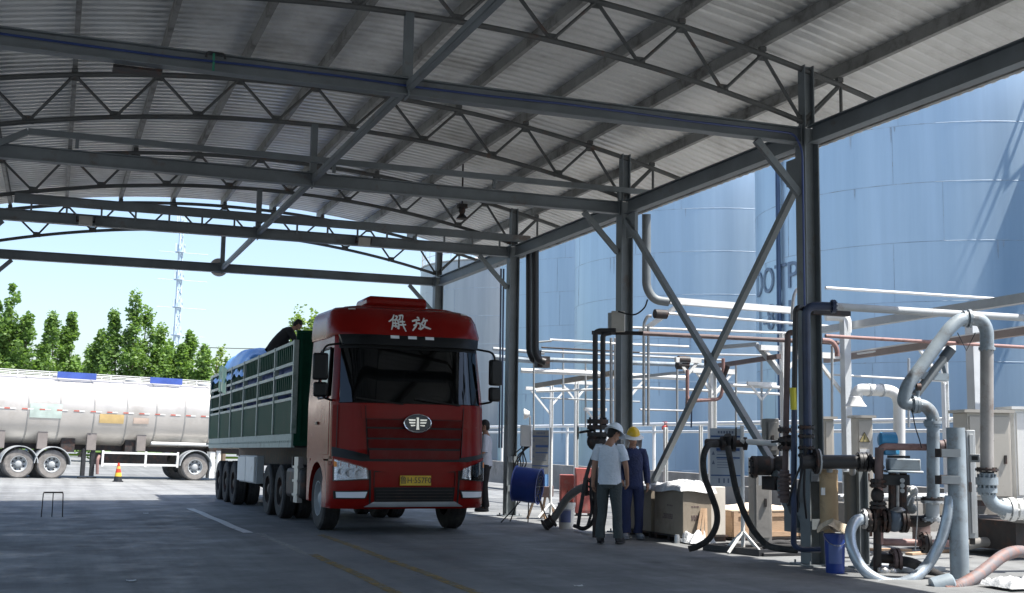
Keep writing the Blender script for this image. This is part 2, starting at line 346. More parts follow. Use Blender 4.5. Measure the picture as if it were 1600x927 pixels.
# blue cable along the near beam and down its column
y = YF[3]-.083
cb = [(-1.7, y, 5.55)]+[(-1.7+i*.9, y, 5.545+.012*math.sin(i*1.7)) for i in range(1, 12)]+[(8.83, y-.01, 5.54), (8.90, y-.07, 5.3), (8.90, y-.07, 3.2), (8.9, y-.07, 2.2)]
tag(MB().tube(bend(cb, .1, 4), .014, 6).build('cable', M('blue_cable', (.03, .055, .18), .4)), 'thin blue cable run along the nearest beam and down its column', 'cable')
p = W(215, 108, y=YF[3]+.1); tag(MB().b2(p.x-.25, p.x+.25, p.y-.03, p.y+.2, 5.40, 5.428).build('plate', m_dark), 'dark flat steel plate fixed under the nearest beam', 'plate')
# ------------------------------------------------------------ storage tanks
def tankmat(name, c, d):
    m = M(name, c, .38, .55, .07, 1.0, stretch=(1.6, 1.6, .07), dirt=d, dscale=.8, dlo=.42, dhi=.82); return m
m_tb = tankmat('tank_paint_blue', (.43, .55, .655), (.34, .455, .565)); m_tg = tankmat('tank_paint_grey', (.42, .44, .455), (.31, .33, .35))
m_seam = M('weld_seam', (.34, .42, .50), .5, .2, .35, 1.5, dirt=(.2, .13, .09), dscale=2, dlo=.55, dhi=.7)
m_stain = M('rust_stain', (.34, .42, .50), .6, 0, .3, 4)
TR, TH = 6.3, 13.6
def tank(x, y, label, mat, seed):
    rnd = random.Random(seed); t = thing('storage_tank', label, 'storage tank', (x, y, -.15), group='storage tanks beyond the pipe rack', local=True)
    MB().lathe([(TR, 0), (TR, TH)], (0, 0, 0), n=128).build('shell', mat, t)
    MB().lathe([(TR+.05, TH+.002), (TR+.05, TH+.1), (TR*.5, TH+.75), (0, TH+.95)], (0, 0, 0), n=64).build('roof', m_beige, t)
    m = MB(); zs = [TH-1.87*k for k in range(1, 8)]
    for k, z in enumerate([TH]+zs):
        if z > .2 and k: m.lathe([(TR+.002, z-.01), (TR+.007, z), (TR+.002, z+.01)], (0, 0, 0), n=128)
        for q in range(7):
            a = q*.9+rnd.random()*.5; zz = max(0, z-1.87); p = V((math.cos(a)*(TR+.002), math.sin(a)*(TR+.002), 0)); m.tube([p+V((0, 0, zz)), p+V((0, 0, z))], .008, 4)
    m.build('weld_seam', m_seam, t)
    m = MB()
    for q in range(26):
        a, z, hh, w = math.radians(rnd.uniform(140, 300)), rnd.choice(zs), rnd.uniform(.15, .9), rnd.uniform(.006, .014)/2
        m.add([V((math.cos(a+s_*w*k)*(TR+.009), math.sin(a+s_*w*k)*(TR+.009), z-.012-f*hh)) for f, k in ((0, 1), (.6, .7), (1, .15)) for s_ in (-1, 1)], [(0, 1, 3, 2), (2, 3, 5, 4)])
    m.build('rust_run', m_stain, t)
    m = MB(); k = 48
    for i in range(k):
        a = 2*math.pi*i/k; p = V((math.cos(a)*(TR-.08), math.sin(a)*(TR-.08), TH+.1)); m.tube([p, p+V((0, 0, 1.05))], .022, 5)
    for z in (TH+.62, TH+1.15): m.tube([(math.cos(2*math.pi*i/64)*(TR-.08), math.sin(2*math.pi*i/64)*(TR-.08), z) for i in range(65)], .022, 5)
    m.build('railing', m_lgrey, t)
    return t
TK = [tank(29.25, 34.1, 'nearest of the blue storage tanks, lettered DOTP, filling the right of the view', m_tb, 1), tank(28.9, 49.6, 'second of the blue storage tanks, with a bright sheen beside the middle column', m_tb, 2),
      tank(30.4, 64, 'third of the blue storage tanks, seen between the middle and far columns', m_tb, 3), tank(29.9, 79, 'farthest storage tank, grey white, seen behind the red truck cab', m_tg, 4),
      tank(29.6, 18.6, 'storage tank out of view to the right of the lettered blue tank', m_tb, 5)]
m_let = M('faded_lettering', (.16, .22, .30), .6, 0, .3, 3)
for s_, z, a0, sz in (('DOTP', 7.3, None, 1.3), ('T-801', 6.0, None, 1.3)):
    vs, fs = tmesh(s_, sz, .003); a0 = math.radians(171)   # angle of the lettering on the shell
    vv = []
    for p in vs:
        a = a0+p.x/TR; r = TR+.035+p.z; vv.append(V((math.cos(a)*r, math.sin(a)*r, z+p.y)))
    MB().add(vv, fs).build('lettering', m_let, TK[0], smooth=False)
# ladder pipe down tank A's left, catwalk joining the two nearest roofs
m = MB()
t0 = TK[0]; a = math.radians(177)
for da in (0, .02): m.tube([(math.cos(a+da)*(TR+.1), math.sin(a+da)*(TR+.1), .3), (math.cos(a+da)*(TR+.1), math.sin(a+da)*(TR+.1), TH)], .045, 8)
m.build('downpipe', M('dark_blue_pipe', (.05, .09, .17), .4), t0)
t = thing('catwalk', 'railed steel catwalk joining the roofs of the two nearest tanks', 'catwalk', (29.6, 26.3, 13.45))
m = MB(); m.b2(28.9, 30.3, 24.6, 28.1, 13.5, 13.62); m.build('deck', m_lgrey, t)
m = MB()
for x in (28.6, 30.6):
    for z in (14.0, 14.6): m.tube([(x, 24.6, z), (x, 28.1, z)], .05, 6)
    for y in (24.6, 25.8, 27, 28.1): m.tube([(x, y, 13.55), (x, y, 14.6)], .03, 6); m.bar((29.6, y, 13.56), (x, y, 13.56), .05, .05)
m.build('railing', m_lgrey, t)

# ------------------------------------------------------------ low dike wall and railing in front of the tanks
x = 16.0; t = MB().b2(x, x+.25, 10, 75, -.1, .72)
tag(t.build('dike_wall', m_conc), 'long low grey concrete wall in front of the tanks', 'wall')
t = thing('handrail', 'long white pipe railing standing on the low concrete wall', 'railing', (x+.1, 30, .8))
m = MB()
for z, r in ((2.03, .05), (1.82, .035)): m.tube([(x+.1, 11, z), (x+.1, 60, z)], r, 8)
m.build('rail', m_white, t); y = 12
while y < 60: MB().tube([(x+.1, y, .72), (x+.1, y, 2.0)], .05, 8).build('rail_post', m_white, t); y += 3.1
for y in (17.4, 24.5, 29.8):
    mm = MB().lathe([(.04, -.07), (.075, -.05), (.075, .05), (.04, .07)], (x+.02, y, 1.93), V((0, 1, 0)), n=12).lathe([(.015, 0), (.015, .13), (.07, .13), (.07, .15), (0, .15)], (x+.02, y, 1.95), n=10)
    tag(mm.build('gate_valve', M('red_paint', (.5, .04, .03), .45)), 'small red valve wheel on the white railing, %s' % {17.4: 'nearest of the three', 24.5: 'middle of the three', 29.8: 'farthest of the three'}[y], 'valve')

# ------------------------------------------------------------ pipe rack
rk = thing('pipe_rack', 'white and grey steel pipe rack between the canopy and the tanks', 'pipe rack', (14, 18, 0))
def post(u, v0, v1, d, w, mat=m_lgrey, name='post'):
    a, b = P(u, v0, d), P(u, v1, d); a.z = max(a.z, 0) if v1 > 0 else a.z
    b.x, b.y = a.x, a.y; MB().ib(b, a, px(w, d), px(w, d)*.95, .014, V((1, 0, 0))).build(name, mat, rk)
m_post = M('post_paint', (.5, .53, .55), .5, 0, .12, 3, dirt=(.3, .26, .22), dscale=3, dlo=.58, dhi=.78)
def rb(p0, p1, w, h, mat=m_white, name='brace'): MB().bar(P(*p0), P(*p1), w, h).build(name, mat, rk)
def rp_(pts, r, mat, name='pipe', bd=.15): return MB().tube(bend([P(*p) for p in pts], bd), r, 10).build(name, mat, rk)
for (u, v0, d, w_) in ((1320, 495, 22, 17), (1113, 583, 26, 12), (1224, 520, 24, 12), (901, 596, 32, 7), (1475, 556, 23, 10), (1520, 500, 19.5, 24), (985, 580, 30, 7), (862, 600, 34, 6), (1095, 665, 24, 6), (1040, 668, 25, 7)):
    vb = 720
    a = P(u, v0, d); b = V((a.x, a.y, .02)); (MB().b2(a.x-px(w_, d)*.36, a.x+px(w_, d)*.36, a.y-px(w_, d)*.36, a.y+px(w_, d)*.36, .02, a.z) if w_ > 15 else MB().ib(b, a, px(w_, d)*.85, px(w_, d)*.8, .016, V((1, 0, 0)))).build('post', m_post if w_ > 15 else m_white, rk, bevel=.006)
# arms on the posts with their knee braces
def arm(u, v, d, l, r, s=.07):
    c = P(u, v, d); k = d/FPX; X = V((1, 0, 0))
    a, b = c-X*l, c+X*r; MB().bar(a, b, s*1.2, s*1.5).build('arm', m_white, rk)
    for q in (a, b):
        e = c+V((0, 0, -(abs((q-c).x)*.95))); MB().bar(q*.85+c*.15, e, s*.8, s*.8).build('brace', m_white, rk)
arm(1113, 580, 26, .5, .6); arm(901, 598, 32, .55, .45, .06); arm(1475, 543, 23, .75, .25); arm(985, 590, 30, .5, .5, .06); arm(862, 608, 34, .8, .5, .06); arm(1224, 545, 24, .55, .55, .07); arm(1320, 557, 22, .8, .1); arm(1075, 563, 25, .3, .3)
# pipes running across (parallel to the tie beams)
for (p0, p1, r, mt) in (((1290, 450, 21), (1570, 468, 22.5), .028, m_white), ((1290, 525, 18), (1640, 545, 19.5), .028, m_pink), ((859, 531, 29), (1010, 539, 30), .026, m_white),
    ((1045, 490, 23), (1330, 513, 24), .026, m_white), ((955, 511, 23), (1233, 521, 24), .024, m_white), ((1000, 521, 22), (1310, 536, 23.2), .042, m_brown), ((955, 537, 25), (1076, 542, 25.5), .024, m_white),
    ((846, 549, 28), (1128, 563, 29.5), .03, m_lgrey), ((845, 562, 27.5), (1120, 572, 29), .055, m_armp), ((814, 579, 29), (1073, 591, 30), .06, m_white), ((846, 543, 28.4), (1000, 551, 29), .02, m_dark),
    ((770, 545, 33), (850, 552, 33.5), .05, m_lgrey), ((770, 558, 33), (840, 564, 33.5), .09, m_armp)):
    MB().tube([P(*p0), P(*p1)], r, 10).build('pipe', mt, rk)
m_lbrown = M('grey_brown_paint', (.24, .19, .17), .6)
# trays and beams running along the canopy
for (p0, p1, w_, h_, mt, nm) in (((1045, 470, 24), (1260, 487, 25), .16, .13, m_white, 'tray'), ((1286, 516, 24), (1640, 460, 15.5), .16, .13, m_lgrey, 'tray'), ((1290, 563, 24), (1640, 512, 16.5), .1, .11, m_lbrown, 'tray'),
    ((1290, 557, 24), (1640, 505, 16.5), .05, .03, m_white, 'pipe'), ((1120, 572, 26), (1217, 557, 23.5), .1, .09, m_brown, 'tray'), ((836, 603, 33), (965, 582, 29), .12, .12, m_cardb, 'tray'), ((965, 592, 29), (1110, 578, 26), .1, .06, m_lgrey, 'tray'),
    ((870, 577, 30), (935, 580, 30.3), .03, .03, m_white, 'pipe'), ((1340, 553, 22), (1440, 540, 21), .05, .03, m_white, 'pipe')):
    MB().bar(P(*p0), P(*p1), w_, h_).build(nm, mt, rk)
MB().tube(bend([P(1045, 472, 24), P(1022, 469, 24), P(1010, 450, 24), P(1010, 335, 24)], .4), .09, 12).build('downpipe', m_steel, rk)
MB().bar(P(1000, 520, 24), P(1060, 478, 24), .12, .1).build('brace', m_white, rk)
MB().bar(P(1123, 543, 24.5), P(1184, 538, 24), .12, .07).bar(P(1182, 539, 24), P(1218, 584, 23.8), .12, .09).build('bent_arm', m_lgrey, rk)
rp_([(1074, 578, 24), (1074, 627, 24), (1126, 624, 24), (1130, 600, 24), (1130, 560, 24)], .036, m_pink, bd=.12)
rp_([(1074, 600, 24.1), (1071, 660, 24.1)], .022, m_brown); rp_([(1081, 628, 24), (1080, 668, 24)], .016, m_bluep)
rp_([(1006, 665, 23), (1006, 505, 23), (1012, 494, 23), (1018, 494, 23)], .03, m_galv); rp_([(1013, 665, 23), (1013, 510, 23)], .028, m_galv)
rp_([(955, 665, 26), (955, 528, 26)], .035, m_galv); rp_([(962, 665, 26), (962, 528, 26)], .04, m_white)
rp_([(834, 740, 27), (834, 545, 27), (838, 535, 27), (862, 533, 27)], .022, m_lgrey)
rp_([(1128, 596, 24), (1137, 572, 24)], .05, m_dark); rp_([(1103, 556, 25), (1103, 572, 25)], .04, m_dark)
rp_([(1285, 532, 21.5), (1300, 533, 21.5), (1308, 545, 21.5), (1308, 557, 21.5)], .045, m_pink)
rp_([(1237, 500, 22), (1240, 462, 22), (1246, 450, 22), (1258, 450, 22)], .03, m_galv)
MB().tube(bend([P(1290, 493, 22), P(1322, 494, 22), P(1322, 520, 22)], .2), .1, 10).build('hood', m_white, rk)
for (u, v, d) in ((1068, 563, 25), (1066, 571, 25), (1032, 491, 23)): MB().flange(P(u, v, d), (1, 0, 0), .09, .25).build('clamp', m_dark, rk)
# dark twin drain pipes falling past the far column
t = thing('drain_pipe', 'pair of thick black pipes hanging behind the far column with swept feet', 'pipe', P(831, 540, 26.5))
for u, d, r in ((826.5, 26.6, .07), (836, 26.2, .085)):
    MB().tube(bend([P(u, 385, d), P(u, 548, d), P(u+6, 563, d), P(u+16, 566, d)], .25), r, 12).build('pipe', m_black, t)
MB().flange(P(843, 558, 26.4), (1, -.3, 0), .15, .05).box(*P(847, 566, 26.4), .3, .2, .25).build('flange', m_dark, t)
# thin verticals by the far column
for u, d in ((783, 30), (787, 30)): MB().tube([P(u-3, 700, d), P(u, 420, d)], .025, 6).build('conduit', m_bluep, rk)

for (p0, p1, r, mt) in (((838, 612, 30), (1010, 606, 28.5), .03, m_white), ((845, 622, 31), (1000, 628, 31), .022, m_lgrey), ((1000, 606, 27), (1218, 616, 26), .028, m_white), ((1000, 640, 25), (1070, 642, 25.4), .022, m_galv), ((1140, 602, 25), (1222, 606, 25), .035, m_white), ((1000, 552, 27), (1218, 556, 25), .022, m_white), ((1290, 585, 22), (1480, 596, 22.5), .02, m_white)):
    MB().tube([P(*p0), P(*p1)], r, 8).build('pipe', mt, rk)
for (u, v0, v1, d_) in ((880, 545, 665, 30), (915, 560, 668, 29.5), (1058, 560, 668, 25.5), (1150, 570, 668, 25.5), (1190, 560, 668, 25), (1300, 540, 668, 21.6), (1420, 560, 668, 22.4)):
    MB().tube([P(u, v1, d_), P(u, v0, d_)], .024, 8).build('pipe', m_lgrey, rk)
arm(930, 640, 29, .3, .3, .05); arm(1190, 600, 25, .35, .35, .05)
# white gooseneck vent
t = thing('gooseneck_vent', 'white gooseneck vent pipe with a flared mouth behind the beige cabinets', 'vent pipe', P(1405, 705, 21))
MB().tube(bend([P(1405, 730, 21), P(1405, 611, 21), P(1341, 609, 21), P(1337, 622, 21)], .26, 8), .105, 14).build('pipe', m_white, t)
c = P(1337, 621, 21); MB().lathe([(.1, .02), (.12, 0), (.13, -.06), (.19, -.16), (.16, -.16), (.1, -.05)], c, n=16).build('mouth', m_white, t)
MB().flange(P(1357, 609.5, 21), (1, 0, 0), .115, .05).build('joint_ring', m_lgrey, t); MB().flange(P(1377, 610, 21), (1, 0, 0), .118, .03).build('joint_ring', m_lgrey, t)

# electrical cabinets
def cabinet(u0, u1, v0, v1, d, depth, label, mat=m_beige, base=0, roof=True, sign=True, grp=None, nm='electrical_cabinet'):
    c0, c1 = P(u0, v1, d), P(u1, v1, d); z1 = P((u0+u1)/2, v0, d).z; z0 = max(base, 0) if base is not None else c0.z
    az = math.atan2((c1-c0).x, (c1-c0).y); R = V((math.sin(az), math.cos(az), 0)); R = V((R.x, R.y, 0)).normalized(); Bk = V((-R.y, R.x, 0))
    if Bk.dot(FW) < 0: Bk = -Bk
    wd = (c1-c0).length; o = V((c0.x, c0.y, z0)); t = thing(nm, label, 'cabinet', o, group=grp)
    ax = lambda a, b, z: o+R*a+Bk*b+V((0, 0, z-z0))
    def bx(a0, a1, b0, b1, za, zb): return [ax(a0, b0, za), ax(a1, b0, za), ax(a1, b1, za), ax(a0, b1, za)], V((0, 0, zb-za))
    MB().prism(*bx(0, wd, 0, depth, z0+.08, z1)).build('body', mat, t, bevel=.008); MB().prism(*bx(.03, wd-.03, .03, depth-.03, z0, z0+.08)).build('plinth', m_dark, t)
    MB().prism(*bx(.03, wd-.03, -.018, -.002, z0+.14, z1-.05)).build('door', mat, t, bevel=.004)
    MB().prism(*bx(wd-.11, wd-.08, -.045, -.019, (z0+z1)/2-.06, (z0+z1)/2+.06)).build('handle', m_dark, t)
    if roof: MB().prism(*bx(-.05, wd+.05, -.06, depth+.05, z1+.002, z1+.045)).build('rain_roof', mat, t)
    if sign:
        c = ax(wd*.45, -.021, z1-.33); s = .09; m = MB(); m.prism([c-R*s-V((0, 0, s*.8)), c+R*s-V((0, 0, s*.8)), c+V((0, 0, s))], -Bk*.003); m.build('warning_triangle', M('sign_yellow', (.45, .38, .18), .6), t)
        m = MB(); q = c-Bk*.004; tri = [q-R*s-V((0, 0, s*.8)), q+R*s-V((0, 0, s*.8)), q+V((0, 0, s))]
        for i in range(3): m.bar(tri[i], tri[(i+1) % 3], .006, .012, Bk)
        m.bar(q+V((0, 0, .04)), q+V((.0, 0, -.035)), .006, .014, Bk); m.build('warning_mark', m_black, t)
        c = ax(wd*.45, -.021, z1-.62); MB().prism([c-R*.08-V((0, 0, .1)), c+R*.08-V((0, 0, .1)), c+R*.08+V((0, 0, .1)), c-R*.08+V((0, 0, .1))], -Bk*.003).build('label_plate', m_white, t)
    return t
cabinet(1341, 1366, 653, 790, 20, .35, 'pale beige cabinet with a warning triangle under the gooseneck vent', base=0)
cabinet(1289, 1305, 655, 790, 19.5, .4, 'narrow beige cabinet just right of the near column', sign=False, base=0)
cabinet(1514, 1582, 645, 762, 17, .55, 'large beige cabinet with a triangle sign at the right edge of the photo', base=.68)
cabinet(1588, 1640, 640, 765, 17.4, .5, 'white beige cabinet cut off by the right edge of the photo', m_white, base=.68, sign=False)
cabinet(1197, 1218, 654, 720, 16.5, .28, 'dark grey box cabinet beside the near column above the concrete one', M('box_grey', (.16, .16, .155), .55), base=None, sign=False, roof=False)
cabinet(1178, 1206, 716, 800, 17.6, .4, 'grey concrete coloured cabinet with a small white sticker behind the cross brace', m_conc, base=0, sign=False, roof=False)
cabinet(1514, 1528, 672, 812, 14.9, .12, 'narrow grey upright panel with a small box behind the thick grey post', m_lgrey, base=.3, sign=False, roof=False)
tag(MB().box(*P(1193, 748, 17.52), .14, .01, .2, Matrix.Rotation(-.6, 3, 'Z')).build('sticker', m_white), 'small white notice on the grey concrete coloured cabinet', 'notice')
p = P(1523, 716, 14.7); t = thing('switch_box', 'small square switch box on the narrow grey panel', 'switch', p); R_ = Matrix.Rotation(-.7, 3, 'Z')
MB().box(p.x, p.y, p.z, .12, .06, .1, R_).build('box', m_lgrey, t, bevel=.005); MB().box(*(p+V((-.022, -.024, 0))), .07, .012, .05, R_).build('window', m_black, t)

# information boards
def board(u0, u1, v0, v1, d, postu, postv, label, face):
    c0, c1 = P(u0, v1, d), P(u1, v1, d); c1.z = c0.z; R = (c1-c0).normalized(); Bk = V((-R.y, R.x, 0)); Bk = Bk if Bk.dot(FW) > 0 else -Bk
    wd = (c1-c0).length; h = P(u0, v0, d).z-c0.z; t = thing('information_board', label, 'sign', (c0.x, c0.y, 0), group='boards on posts by the loading bays')
    q = lambda a, z, b=0: c0+R*a*wd+V((0, 0, z*h))+Bk*b
    MB().prism([q(0, 0), q(1, 0), q(1, 1), q(0, 1)], Bk*.02).build('panel', face, t)
    for z0, z1, a0, a1 in ((.845, .875, .02, .98), (.61, .66, .2, .96), (.48, .505, .2, .96), (.18, .2, .02, .98)): MB().prism([q(a0, z0), q(a1, z0), q(a1, z1), q(a0, z1)], -Bk*.003).build('blue_band', M('band_blue', (.03, .08, .22), .5), t)
    m = MB(); rnd = random.Random(int(u0))
    for k in range(6): m.prism([q(.25+k*.09, .91), q(.31+k*.09, .91), q(.31+k*.09, .955), q(.25+k*.09, .955)], -Bk*.003)
    for k in range(11):
        z = .77-k*.045
        if .6 < z < .68 or .47 < z < .52 or z < .22: continue
        e = .6+rnd.random()*.34; m.prism([q(.22, z), q(e, z), q(e, z+.009), q(.22, z+.009)], -Bk*.003)
    for z in (.74, .54, .38): m.prism([q(.05, z), q(.15, z), q(.1, z+.07)], -Bk*.003)
    for a in (.26, .42, .56, .7): m.prism([q(a, .06), q(a+.05, .06), q(a+.05, .14), q(a, .14)], -Bk*.003)
    m.build('print', M('print_grey', (.10, .13, .2), .6), t)
    b = P(postu, postv, d-.02); x, y = b.x, b.y; top = P(postu, v0-4, d).z
    m = MB().tube([(x, y, .02), (x, y, top)], .028, 10); m.build('post', m_white, t)
    for a in (0, 90, 180, 270):
        o = V((math.cos(math.radians(a+20)), math.sin(math.radians(a+20)), 0)); MB().bar(V((x, y, .02))+o*.32, V((x, y, .3)), .03, .03).build('foot', m_white, t)
board(1110, 1158, 669, 760, 16.6, 1161, 852, 'pale board with dark blue bands and print behind the arched black hoses', M('board_face', (.34, .39, .45), .5, 0, .06))
board(831, 857, 672, 741, 23.5, 860, 812, 'grey information board with dark bands by the blue drum fan', M('board_grey', (.2, .21, .215), .6, 0, .1))

# ------------------------------------------------------------ trees, mast, power line
def leafmat(nm, c):
    m = M(nm, c, .55, 0, .45, .9); b = m.node_tree.nodes['Principled BSDF']; b.inputs['Transmission Weight'].default_value = 0; b.inputs['Subsurface Weight'].default_value = 0
    n = m.node_tree.nodes; l = m.node_tree.links; tr = n.new('ShaderNodeBsdfTranslucent'); tr.inputs[0].default_value = (c[0]*1.9, c[1]*1.9, c[2]*1.1, 1); mx = n.new('ShaderNodeMixShader'); mx.inputs[0].default_value = .35
    l.new(b.outputs[0], mx.inputs[1]); l.new(tr.outputs[0], mx.inputs[2]); l.new(mx.outputs[0], n['Material Output'].inputs[0]); return m
m_leaf = leafmat('poplar_leaf', (.12, .21, .05)); m_leaf2 = leafmat('light_leaf', (.16, .24, .055)); m_bark = M('bark', (.16, .12, .09), .9, 0, .3, 4, bump=.5)
def tree(u, d, spires, label, mat=m_leaf, nl=15000, ls=.21):
    rnd = random.Random(int(u*7)); az = P(u, 690, d); bx, by = az.x, az.y; gz = g(bx, by)-.1; t = thing('tree', label, 'tree', (bx, by, gz), group='trees beyond the tanker')
    H = max(P(us, vt, d).z for us, vt, _ in spires)
    tk = MB(); lm = MB()
    tk.tube([(bx, by, gz), (bx+.1, by, gz+H*.25), (bx-.05, by+.1, gz+H*.55)], [.24, .18, .1], 8)
    for us, vt, wd in spires:
        q = P(us, vt, d); off = (q-az); ox = off.x; oy = off.y+rnd.uniform(-1, 1); top = q.z; z0 = 1.2; wm = px(wd*1.3, d)/2
        tk.tube([(bx, by, gz+1.2+rnd.random()), (bx+ox*.7, by+oy*.7, gz+top*.4), (bx+ox, by+oy, top*.93)], [.13, .09, .02], 6)
        ncl = int(22+wm*22)
        for k in range(ncl):                                   # leaf clumps on short upswept twigs
            f = rnd.random()**.85; z = z0+(top-z0)*f; rr = wm*(1-f**1.7)**.75*(.85+.2*math.sin(f*11+us))*1.15; a = rnd.uniform(0, 6.28); rad = rr*math.sqrt(rnd.random())*1.02
            c = V((bx+ox+math.cos(a)*rad, by+oy+math.sin(a)*rad, z)); cr = (.42+.5*rnd.random())*(1.1-f*.62)
            if k % 4 == 0: tk.tube([(bx+ox*.9, by+oy*.9, max(gz+1, z-rad*1.1)), c], [.035, .012], 4)
            for j in range(int(nl/len(spires)/ncl)):
                e = V((rnd.gauss(0, 1), rnd.gauss(0, 1), rnd.gauss(0, 1))); e = e.normalized()*cr*rnd.random()**.45; e.z *= 1.35
                n_ = V((rnd.gauss(0, 1), rnd.gauss(0, 1), rnd.gauss(.6, 1))).normalized(); a_, b_ = frame(n_); s = ls*(.4+1.0*rnd.random()**1.5); pc = c+e
                lm.add([pc-a_*s*.5, pc-b_*s*.42, pc+a_*s*.6, pc+b_*s*.42], [(0, 1, 2, 3)])
    tk.build('trunk', m_bark, t); lm.build('crown', mat, t, smooth=False); return t
D = 76
tree(-45, D, [(-70, 500, 50), (-30, 480, 50)], 'leafy tree at the far left edge of the row, mostly out of view', nl=6000)
tree(22, D, [(20, 448, 44), (-2, 470, 40), (44, 500, 40), (8, 500, 60)], 'tall tree with one high spire at the left edge of the photo', nl=24000)
tree(96, D+1, [(83, 490, 36), (113, 492, 34), (98, 520, 60), (70, 540, 40)], 'twin topped tree second from the left in the row')
tree(203, D, [(210, 464, 40), (178, 492, 40), (231, 476, 36), (160, 520, 44), (253, 508, 40), (200, 520, 70), (148, 545, 40)], 'widest tree with several spires, left of the mast', nl=24000)
tree(300, D+1, [(299, 520, 40), (318, 548, 30), (285, 540, 34), (270, 555, 30)], 'medium tree just right of the mast foot')
tree(348, D+8, [(348, 543, 22), (338, 560, 24), (356, 560, 24)], 'small pale tree above the trailer tarp', m_leaf2, nl=2500)
tree(128, D+14, [(140, 545, 50), (120, 560, 50)], 'darker tree set back between the second and the widest tree', nl=5000)
tree(258, D+14, [(265, 530, 50), (245, 540, 50)], 'darker tree set back behind the mast foot', nl=5000)
tree(478, 64, [(468, 482, 20), (490, 492, 22), (455, 500, 26), (480, 510, 40)], 'light green tree behind the worker on the trailer', m_leaf2, nl=3500, ls=.2)
tag(MB().grid([[V((x, y, g(x, y)+z)) for x in (-60, -20, 10, 60)] for y, z in ((100, .4), (105, 2.2), (109, 3.0), (112, .2))]).build('distant_bank', m_leaf, origin=(0, 105, 0)), kind='structure')
t = thing('mast', 'slim pale lattice telecom mast leaning over the trees', 'mast', P(267, 680, 150))
b0 = P(267, 690, 150); tp = P(278, 330, 150); b0.z = 0; tp.x = b0.x; tp.y = b0.y; m = MB(); H = tp.z
m_mast = M('mast_paint', (.5, .6, .7), .6)
for i in range(3):
    a = 2.1*i; o0 = V((math.cos(a), math.sin(a), 0)); m.tube([b0+o0*.55, V((b0.x, b0.y, H))+o0*.22], [.14, .09], 6)
for k in range(26):
    z0, z1 = H*k/26, H*(k+1)/26
    for i in range(3):
        a, a2 = 2.1*i, 2.1*(i+1); r0 = .55-.33*k/26; r1 = .55-.33*(k+1)/26
        m.tube([b0+V((math.cos(a)*r0, math.sin(a)*r0, z0)), b0+V((math.cos(a2)*r1, math.sin(a2)*r1, z1))], .06, 4)
m.build('lattice', m_mast, t)
for f in (.48, .60, .72, .84, .97):
    m = MB(); m.lathe([(.2, 0), (.7, 0), (.7, .08), (.2, .08)], (b0.x, b0.y, H*f), n=12)
    for i in range(4): a = i*1.57+.4; m.box(b0.x+math.cos(a)*.6, b0.y+math.sin(a)*.6, H*f+.6, .18, .16, 1.1)
    m.tube([(b0.x-2.6, b0.y, H*f), (b0.x+3.4, b0.y-1, H*f-.2)], .035, 4)
    m.build('platform', m_mast, t)
t = thing('power_line', 'thin dark overhead wire above the trees left of the truck', 'power line', P(300, 540, 95))
a, b_ = P(280, 541, 95), P(560, 537, 95); MB().tube([a.lerp(b_, i/10)+V((0, 0, -.3*math.sin(math.pi*i/10))) for i in range(11)], .03, 5).build('wire', m_black, t)
for q, in ((b_,),): MB().tube([(q.x, q.y, -.2), (q.x, q.y, q.z+.4)], .14, 8).bar((q.x-.8, q.y, q.z), (q.x+.8, q.y, q.z), .1, .1).build('pole', m_conc, t)

# ------------------------------------------------------------ tanker semi-trailer
A0 = V((.30, 49.2, 0)); AN = math.radians(14)
tn = thing('tank_trailer', 'silver tanker semi-trailer with blue walkway panels on top, parked in the sun', 'tanker', (A0.x, A0.y, -.17), AN, local=True, tilt=0)
tn.rotation_euler = (0, math.radians(1.0), AN)
m_tank = M('brushed_aluminium', (.58, .55, .51), .36, .5, .1, 1.0, dirt=(.42, .37, .31), dscale=.7, dlo=.5, dhi=.8)
prof = []
def tsec(x, sc=1):
    return [V((x, 1.24*sc*(abs(math.cos(q))**.85)*(1 if math.cos(q) > 0 else -1), 2.52+1.30*sc*(abs(math.sin(q))**.9)*(1 if math.sin(q) > 0 else -1))) for q in [2*math.pi*k/36 for k in range(37)]]
MB().grid([tsec(-4.6, .02), tsec(-4.6, .5), tsec(-4.5, .85), tsec(-4.25, 1)]+[tsec(-4.25+i*.6) for i in range(1, 22)]+[tsec(8.7, .85), tsec(8.8, .3)]).build('tank_body', m_tank, tn)
m = MB()
for x in (-2.8, -1.55, -.4, .85, 2.1, 3.25, 4.4, 5.5, 6.7):
    m.grid([tsec(x-.035, 1.001), tsec(x, 1.012), tsec(x+.035, 1.001)])
m.build('band', M('tank_band', (.4, .39, .37), .5, .5), tn)
def tside(a0, a1, x0, x1, off=.012):     # patch on the near side of the oval between two angles
    R_ = [];
    for i in range(5):
        q = a0+(a1-a0)*i/4
        R_.append([V((x, 1.24*(1+off/1.2)*(abs(math.cos(q))**.85)*(1 if math.cos(q) > 0 else -1), 2.52+1.30*(1+off/1.2)*(abs(math.sin(q))**.9)*(1 if math.sin(q) > 0 else -1))) for x in (x0, (x0+x1)/2, x1)])
    return MB().grid(R_)
pi = math.pi
for x0, mt in ((-5, 0),):
    m1, m2 = MB(), MB(); x = -4.2; k = 0
    while x < 8.4:
        (m1 if k % 2 else m2).grid([[V((xx, -1.257, z)) for xx in (x, x+.2)] for z in (2.53, 2.575)]); x += .2 if x < -2.4 else (.2 if k % 2 else .42); k += 1
    m1.build('reflective_stripe', M('stripe_red', (.45, .12, .09), .5), tn); m2.build('reflective_stripe', m_white, tn)
tside(pi+.18, pi-.16, -1.5, -.35).build('green_panel', M('faded_green', (.42, .50, .46), .5), tn)
tside(pi+.26, pi+.02, 1.05, 1.98).build('orange_panel', M('faded_orange', (.52, .38, .17), .5), tn)
